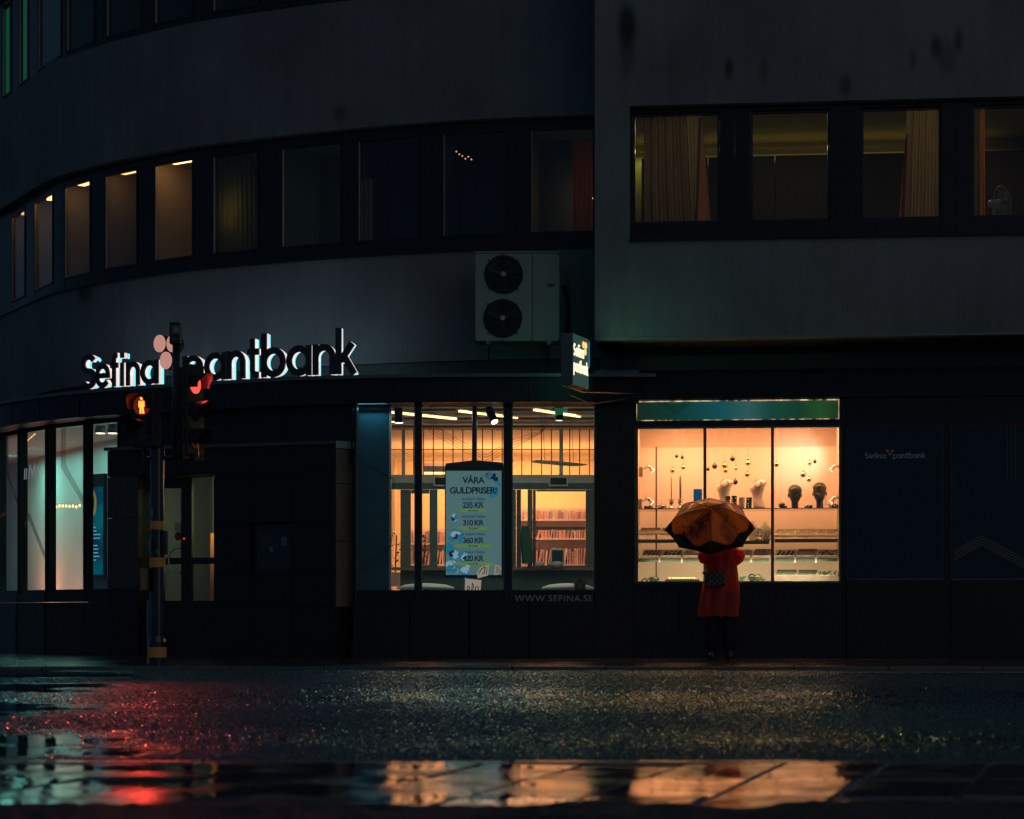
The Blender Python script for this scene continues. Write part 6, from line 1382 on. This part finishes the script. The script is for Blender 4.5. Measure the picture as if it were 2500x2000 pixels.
# umbrella
um = empty('umbrella', UC0, 'open umbrella printed with brown orange petals and a navy border held by the person', 'umbrella')
e1 = axis.cross(Vector((0, 1, 0))).normalized()
if e1.x < 0: e1 = -e1
e2 = axis.cross(e1).normalized()
if e2.z < 0: e2 = -e2
RU, DU = .565, .315
rib = [math.radians(v) for v in (178, 221, 264, 310, 353, 395, 444, 487)]
def up(a, t):                                       # a angle, t 0 centre .. 1 rim
    ks = [r_ for r_ in rib]; aa = a % (2*PI); best = None
    R0 = RU
    # interpolate between ribs: fabric is taut, so it flattens inward between them
    rs = sorted(r_ % (2*PI) for r_ in rib); rs2 = rs+[rs[0]+2*PI]; x = aa if aa >= rs[0] else aa+2*PI
    for i in range(8):
        if rs2[i] <= x <= rs2[i+1]+1e-9: A, Bq = rs2[i], rs2[i+1]; break
    f = (x-A)/(Bq-A)
    def P(an, tt): return UC0+(e1*math.cos(an)+e2*math.sin(an))*R0*math.sin(tt*1.32)/math.sin(1.32)+axis*DU*(math.cos(tt*1.32)-math.cos(1.32))/(1-math.cos(1.32))
    p = P(A, t)*(1-f)+P(Bq, t)*f; arcp = P(x, t); p = p*.78+arcp*.22
    cen = UC0; return p+(cen-p)*(.05*math.sin(PI*f)*t**3)
vs = []; fs = []; na, nt = 96, 18
for j in range(nt+1):
    for i in range(na): vs.append(up(2*PI*i/na+rib[0], max(.012, j/nt)))
for j in range(nt):
    for i in range(na): fs.append((j*na+i, j*na+(i+1) % na, (j+1)*na+(i+1) % na, (j+1)*na+i))
mu_, N, L, B = newmat('petal_print_fabric')
tc = N.new('ShaderNodeTexCoord')
mp = N.new('ShaderNodeMapping'); mp.inputs['Location'].default_value = (-UC0.x, -UC0.y, -UC0.z); L.new(tc.outputs['Object'], mp.inputs[0])
def dotn(v):
    d = N.new('ShaderNodeVectorMath'); d.operation = 'DOT_PRODUCT'; d.inputs[1].default_value = v; L.new(mp.outputs[0], d.inputs[0]); return d.outputs['Value']
def mth(op, a, b=None, c=None):
    k = N.new('ShaderNodeMath'); k.operation = op
    for i, q_ in enumerate((a, b, c)):
        if q_ is None: continue
        if isinstance(q_, (int, float)): k.inputs[i].default_value = q_
        else: L.new(q_, k.inputs[i])
    return k.outputs[0]
xx, yy = dotn(e1), dotn(e2); cb = N.new('ShaderNodeCombineXYZ'); L.new(xx, cb.inputs[0]); L.new(yy, cb.inputs[1])
rad = mth('SQRT', mth('ADD', mth('MULTIPLY', xx, xx), mth('MULTIPLY', yy, yy))); ang = mth('ARCTAN2', yy, xx)
n1 = N.new('ShaderNodeTexNoise'); n1.inputs['Scale'].default_value = 7; n1.inputs['Detail'].default_value = 6; n1.inputs['Distortion'].default_value = 2.2; L.new(cb.outputs[0], n1.inputs['Vector'])
pet = mth('ADD', mth('MULTIPLY', mth('SINE', mth('ADD', mth('MULTIPLY', ang, 5.0), mth('MULTIPLY', rad, 9.0))), .28), mth('MULTIPLY', n1.outputs[0], 1.75))
cr = N.new('ShaderNodeValToRGB'); e = cr.color_ramp.elements; e[0].position = .15; e[0].color = (.06, .02, .015, 1); e[1].position = .95; e[1].color = (.95, .33, .05, 1); k_ = e.new(.38); k_.color = (.42, .11, .02, 1); k_ = e.new(.62); k_.color = (.75, .22, .03, 1)
pan = mth('FLOOR', mth('DIVIDE', mth('ADD', ang, 10*PI-rib[0]), PI/4)); wn_ = N.new('ShaderNodeTexWhiteNoise'); wn_.noise_dimensions = '1D'; L.new(mth('MODULO', pan, 8.0), wn_.inputs['W'])
L.new(mth('MULTIPLY', pet, mth('ADD', mth('MULTIPLY', wn_.outputs['Value'], .42), .31)), cr.inputs[0])
# pink streak towards the upper right and pale green rim fabric
pk = N.new('ShaderNodeMapRange'); pk.inputs[1].default_value = .13; pk.inputs[2].default_value = 0.0; L.new(mth('SQRT', mth('ADD', mth('POWER', mth('SUBTRACT', xx, .38), 2.0), mth('POWER', mth('SUBTRACT', yy, .11), 2.0))), pk.inputs[0])
mp_ = N.new('ShaderNodeMix'); mp_.data_type = 'RGBA'; L.new(pk.outputs[0], mp_.inputs[0]); L.new(cr.outputs[0], mp_.inputs[6]); mp_.inputs[7].default_value = (.85, .10, .09, 1)
edge = mth('ADD', rad, mth('MULTIPLY', mth('ADD', mth('SINE', mth('MULTIPLY', ang, 7.0)), mth('MULTIPLY', n1.outputs[0], 1.5)), .013))
er = N.new('ShaderNodeMapRange'); er.inputs[1].default_value = .480; er.inputs[2].default_value = .492; L.new(edge, er.inputs[0])
mn = N.new('ShaderNodeMix'); mn.data_type = 'RGBA'; L.new(er.outputs[0], mn.inputs[0]); L.new(mp_.outputs[2], mn.inputs[6]); mn.inputs[7].default_value = (.006, .012, .022, 1)
L.new(mn.outputs[2], B.inputs['Base Color']); B.inputs['Roughness'].default_value = .35; B.inputs['Coat Weight'].default_value = .3
tr = N.new('ShaderNodeBsdfTranslucent'); L.new(mn.outputs[2], tr.inputs[0]); ms = N.new('ShaderNodeMixShader'); ms.inputs[0].default_value = .68; L.new(B.outputs[0], ms.inputs[1]); L.new(tr.outputs[0], ms.inputs[2]); L.new(ms.outputs[0], N['Material Output'].inputs[0])
MB().add(vs, fs).build('canopy', mu_, um, smooth=True)
for r_ in rib:
    pts = [up(r_, t)+axis*.001 for t in np.linspace(.05, 1.02 if False else 1, 10)]; o = MB().tube(pts, .0042, 5).build('rib', M_black, um)
    tip = up(r_, 1); out = (tip-UC0).normalized(); MB().tube([tip-out*.01, tip+out*.012], .005, 6).build('rib_tip', M_black, o)
    MB().tube([up(r_, .5)-axis*.006, UC0+axis*.02], .002, 4).build('stretcher', M_chrome, o)
apex = UC0+axis*DU
MB().tube([apex+axis*.045, apex, apex-axis*.005], [.004, .007, .007], 8).build('ferrule', M_black, um)
hb = Vector((cxm-.03, PYY+.27, 1.08))
MB().tube([apex-axis*.005, UC0+axis*.02, UC0-axis*.22], .006, 8).build('shaft', M_chrome, um, smooth=True)
MB().tube([UC0-axis*.22, UC0-axis*.24+Vector((0, .02, -.02)), hl+Vector((.02, .03, .03)), hl+Vector((.03, .03, -.02)), hr_+Vector((-.03, .03, -.05))], [.006, .012, .014, .014, .014], 8).build('handle', M_black, um, smooth=True)

# ------------------------------------------------------------------ traffic light
TY = 23.3; TS = TY/F
def tp(px, py, dy=0): return Vector(((px-CX)*TS, TY+dy, H-(py-HY)*TS))
tl_ = empty('traffic_light', (tp(385, 0).x, TY, .04), 'traffic light post with a lit red standing man signal and yellow bands at the kerb', 'traffic light')
Mpole = mat('glossy_dark_blue_green_paint', (.010, .016, .020), .18, coat=.6)
cx0 = tp(384.5, 0).x
MB().lathe((cx0, TY, 0), [(.096, .04), (.096, .30), (.088, .33), (.084, .36), (.084, 1.25), (.078, 1.30), (.078, 2.38), (.062, 2.43), (.02, 2.45)], 24).build('pole', Mpole, tl_, smooth=False)
Myel = mat('yellow_reflective_band', (.55, .28, .05), .35, var=.2, scale=14, emit=(.5, .22, .03), es=.02)
for (y0_, y1_, r_) in ((1580, 1605, .0985), (1362, 1385, .0865), (1273, 1293, .081)):
    MB().lathe((cx0, TY, 0), [(r_-.002, zt(y1_, TY)), (r_, zt(y1_, TY)), (r_, zt(y0_, TY)), (r_-.002, zt(y0_, TY))], 24).build('yellow_band', Myel, tl_)
for (px0, px1, py0, py1) in ((366, 372, 1318, 1345), (370, 378, 1244, 1262)):
    MB().box(tp(px0, 0).x, tp(px1, 0).x, TY-.10, TY-.06, zt(py1, TY), zt(py0, TY)).build('sticker', M_steel, tl_)
# push button boxes
MB().box(tp(346, 0).x, tp(366, 0).x, TY-.14, TY-.0, zt(1443, TY), zt(1388, TY)).build('push_button_box', mat('yellow_grey_button_box', (.16, .12, .07), .5), tl_, bevel=.006)
MB().box(tp(350, 0).x, tp(362, 0).x, TY-.15, TY-.141, zt(1440, TY), zt(1392, TY)).build('button_plate', mat('tan_plate', (.28, .19, .12), .5), tl_)
MB().box(tp(399, 0).x, tp(410, 0).x, TY-.10, TY+.0, zt(1355, TY), zt(1297, TY)).build('control_box', Mpole, tl_, bevel=.004)
MB().tube([tp(364, 1466, -.09), tp(364, 1620, -.09)], .009, 8).build('conduit', M_steel, tl_)
# upper slim mast on a bracket arm
ux = tp(430, 0).x
MB().tube([tp(372, 1118), tp(472, 1118)], .026, 8).build('cross_arm', Mpole, tl_)
MB().tube([tp(430, 1122), tp(430, 835)], .040, 16).build('upper_mast', mat('black_gloss_mast', (.02, .018, .018), .15, coat=.7), tl_, smooth=True)
MB().box(tp(416.5, 0).x, tp(443, 0).x, TY-.09, TY+.06, zt(841, TY), zt(789, TY)).build('sensor_box', M_black, tl_, bevel=.006)
o = MB().box(tp(423, 0).x, tp(443.5, 0).x, TY-.10, TY-.091, zt(832, TY), zt(798, TY)).build('pictogram_plate', mat('grey_plate', (.16, .16, .16), .4), tl_)
MB().box(tp(425.5, 0).x, tp(441, 0).x, TY-.106, TY-.101, zt(829, TY), zt(818, TY)).build('pictogram', M_black, o); MB().box(tp(429, 0).x, tp(438, 0).x, TY-.106, TY-.101, zt(814, TY), zt(803, TY)).build('pictogram', mat('light_grey_print', (.3, .3, .3), .5), o)
def visor(M, c, r, ln, m, parent, a0=-20, a1=200, glow=None):
    b = MB(M); A = np.radians(np.linspace(a0, a1, 20)); vs = []; 
    for rr, yy_ in ((r, 0), (r, 1), (r-.005, 1), (r-.005, 0)):
        for t in A: vs.append((c[0]+rr*math.cos(t), c[1]-(ln if yy_ else 0)*(.55+.45*max(0, math.sin(t))), c[2]+rr*math.sin(t)))
    n = len(A); fs = [(k*n+i, k*n+i+1, ((k+1) % 4)*n+i+1, ((k+1) % 4)*n+i) for k in range(4) for i in range(n-1)]
    return b.add(vs, fs).build('visor', m, parent)
def signal(T, cols, parent, name, fig=None, rr=.098, pitch=.27, wd=.30):
    hh = pitch*len(cols)+.06
    o = MB(T).box(-wd/2, wd/2, .0, .16, -hh, 0).build(name, M_blackplastic, parent, bevel=.02)
    for k, (m, on) in enumerate(cols):
        zc_ = -.03-pitch*(k+.5)
        MB(T).disc((0, -.006, zc_), rr, .0, 28).build('lens', m, o)
        visor(T, (0, 0, zc_), rr+.018, .20, M_blackplastic, o)
    return o
Moff = mat('unlit_lens', (.02, .02, .015), .12, coat=.6)
Mredl = emis('red_lens_glow', (1, .09, .035), 1.15, (.1, .01, .01))
# pedestrian signal, turned a little towards the left of the street
Tp = Matrix.Translation(tp(352, 955, -.14)) @ Matrix.Rotation(math.radians(-22), 4, 'Z')
ps = signal(Tp, [(emis('dim_red_lens', (1, .12, .03), .10, (.05, .01, .01)), 1), (Moff, 0)], tl_, 'pedestrian_signal', rr=.105, pitch=.28, wd=.29)
zc_ = -.03-.14
Mman = emis('lit_red_man', (1, .135, .018), 5.2)
b = MB(Tp); b.disc((0, -.012, zc_+.075), .0165, -.009, 14); b.plate([(-.034, zc_+.048), (.034, zc_+.048), (.037, zc_-.015), (.025, zc_-.02), (-.025, zc_-.02), (-.037, zc_-.015)], -.012, -.009)
b.plate([(-.022, zc_-.0205), (.002, zc_-.0205), (-.003, zc_-.088), (-.020, zc_-.088)], -.012, -.009); b.plate([(.004, zc_-.0205), (.024, zc_-.0205), (.034, zc_-.088), (.012, zc_-.088)], -.012, -.009); b.build('standing_man', Mman, ps)
MB().tube([tp(352, 1095, -.06), tp(356, 1118, -.03), tp(374, 1122, 0)], .022, 8).build('bracket', Mpole, tl_)
# vehicle signal, turned away to the right
Tv = Matrix.Translation(tp(476, 898, 0.02)) @ Matrix.Rotation(math.radians(64), 4, 'Z')
vsg = signal(Tv, [(emis('red_signal_lens', (1, .075, .05), 1.7, (.2, .01, .01)), 1), (Moff, 0), (Moff, 0)], tl_, 'vehicle_signal', rr=.10, pitch=.30, wd=.30)
MB(Tv).box(-.20, .20, .02, .03, -1.0, .04).build('backing_board', M_blackplastic, vsg, bevel=.02)
MB().tube([tp(478, 1110, .08), tp(470, 1118, 0)], .03, 8).build('bracket', Mpole, tl_); MB().tube([tp(476, 1070, .05), tp(478, 1112, .08)], .028, 8).build('bracket', Mpole, tl_)
# the lamps' own light
lv = Tp @ Vector((0, -.03, zc_)); spot('red_man_light', lv, (-2.75, 15.5, 0), (1, .06, .035), 110, 34, .8, .09, parent=tl_)
lv = Tv @ Vector((0, -.03, -.18)); spot('red_signal_light', lv, lv+(Tv.to_3x3() @ Vector((0, -1, -.1))), (1, .05, .04), 20, 130, .6, .09, parent=tl_)
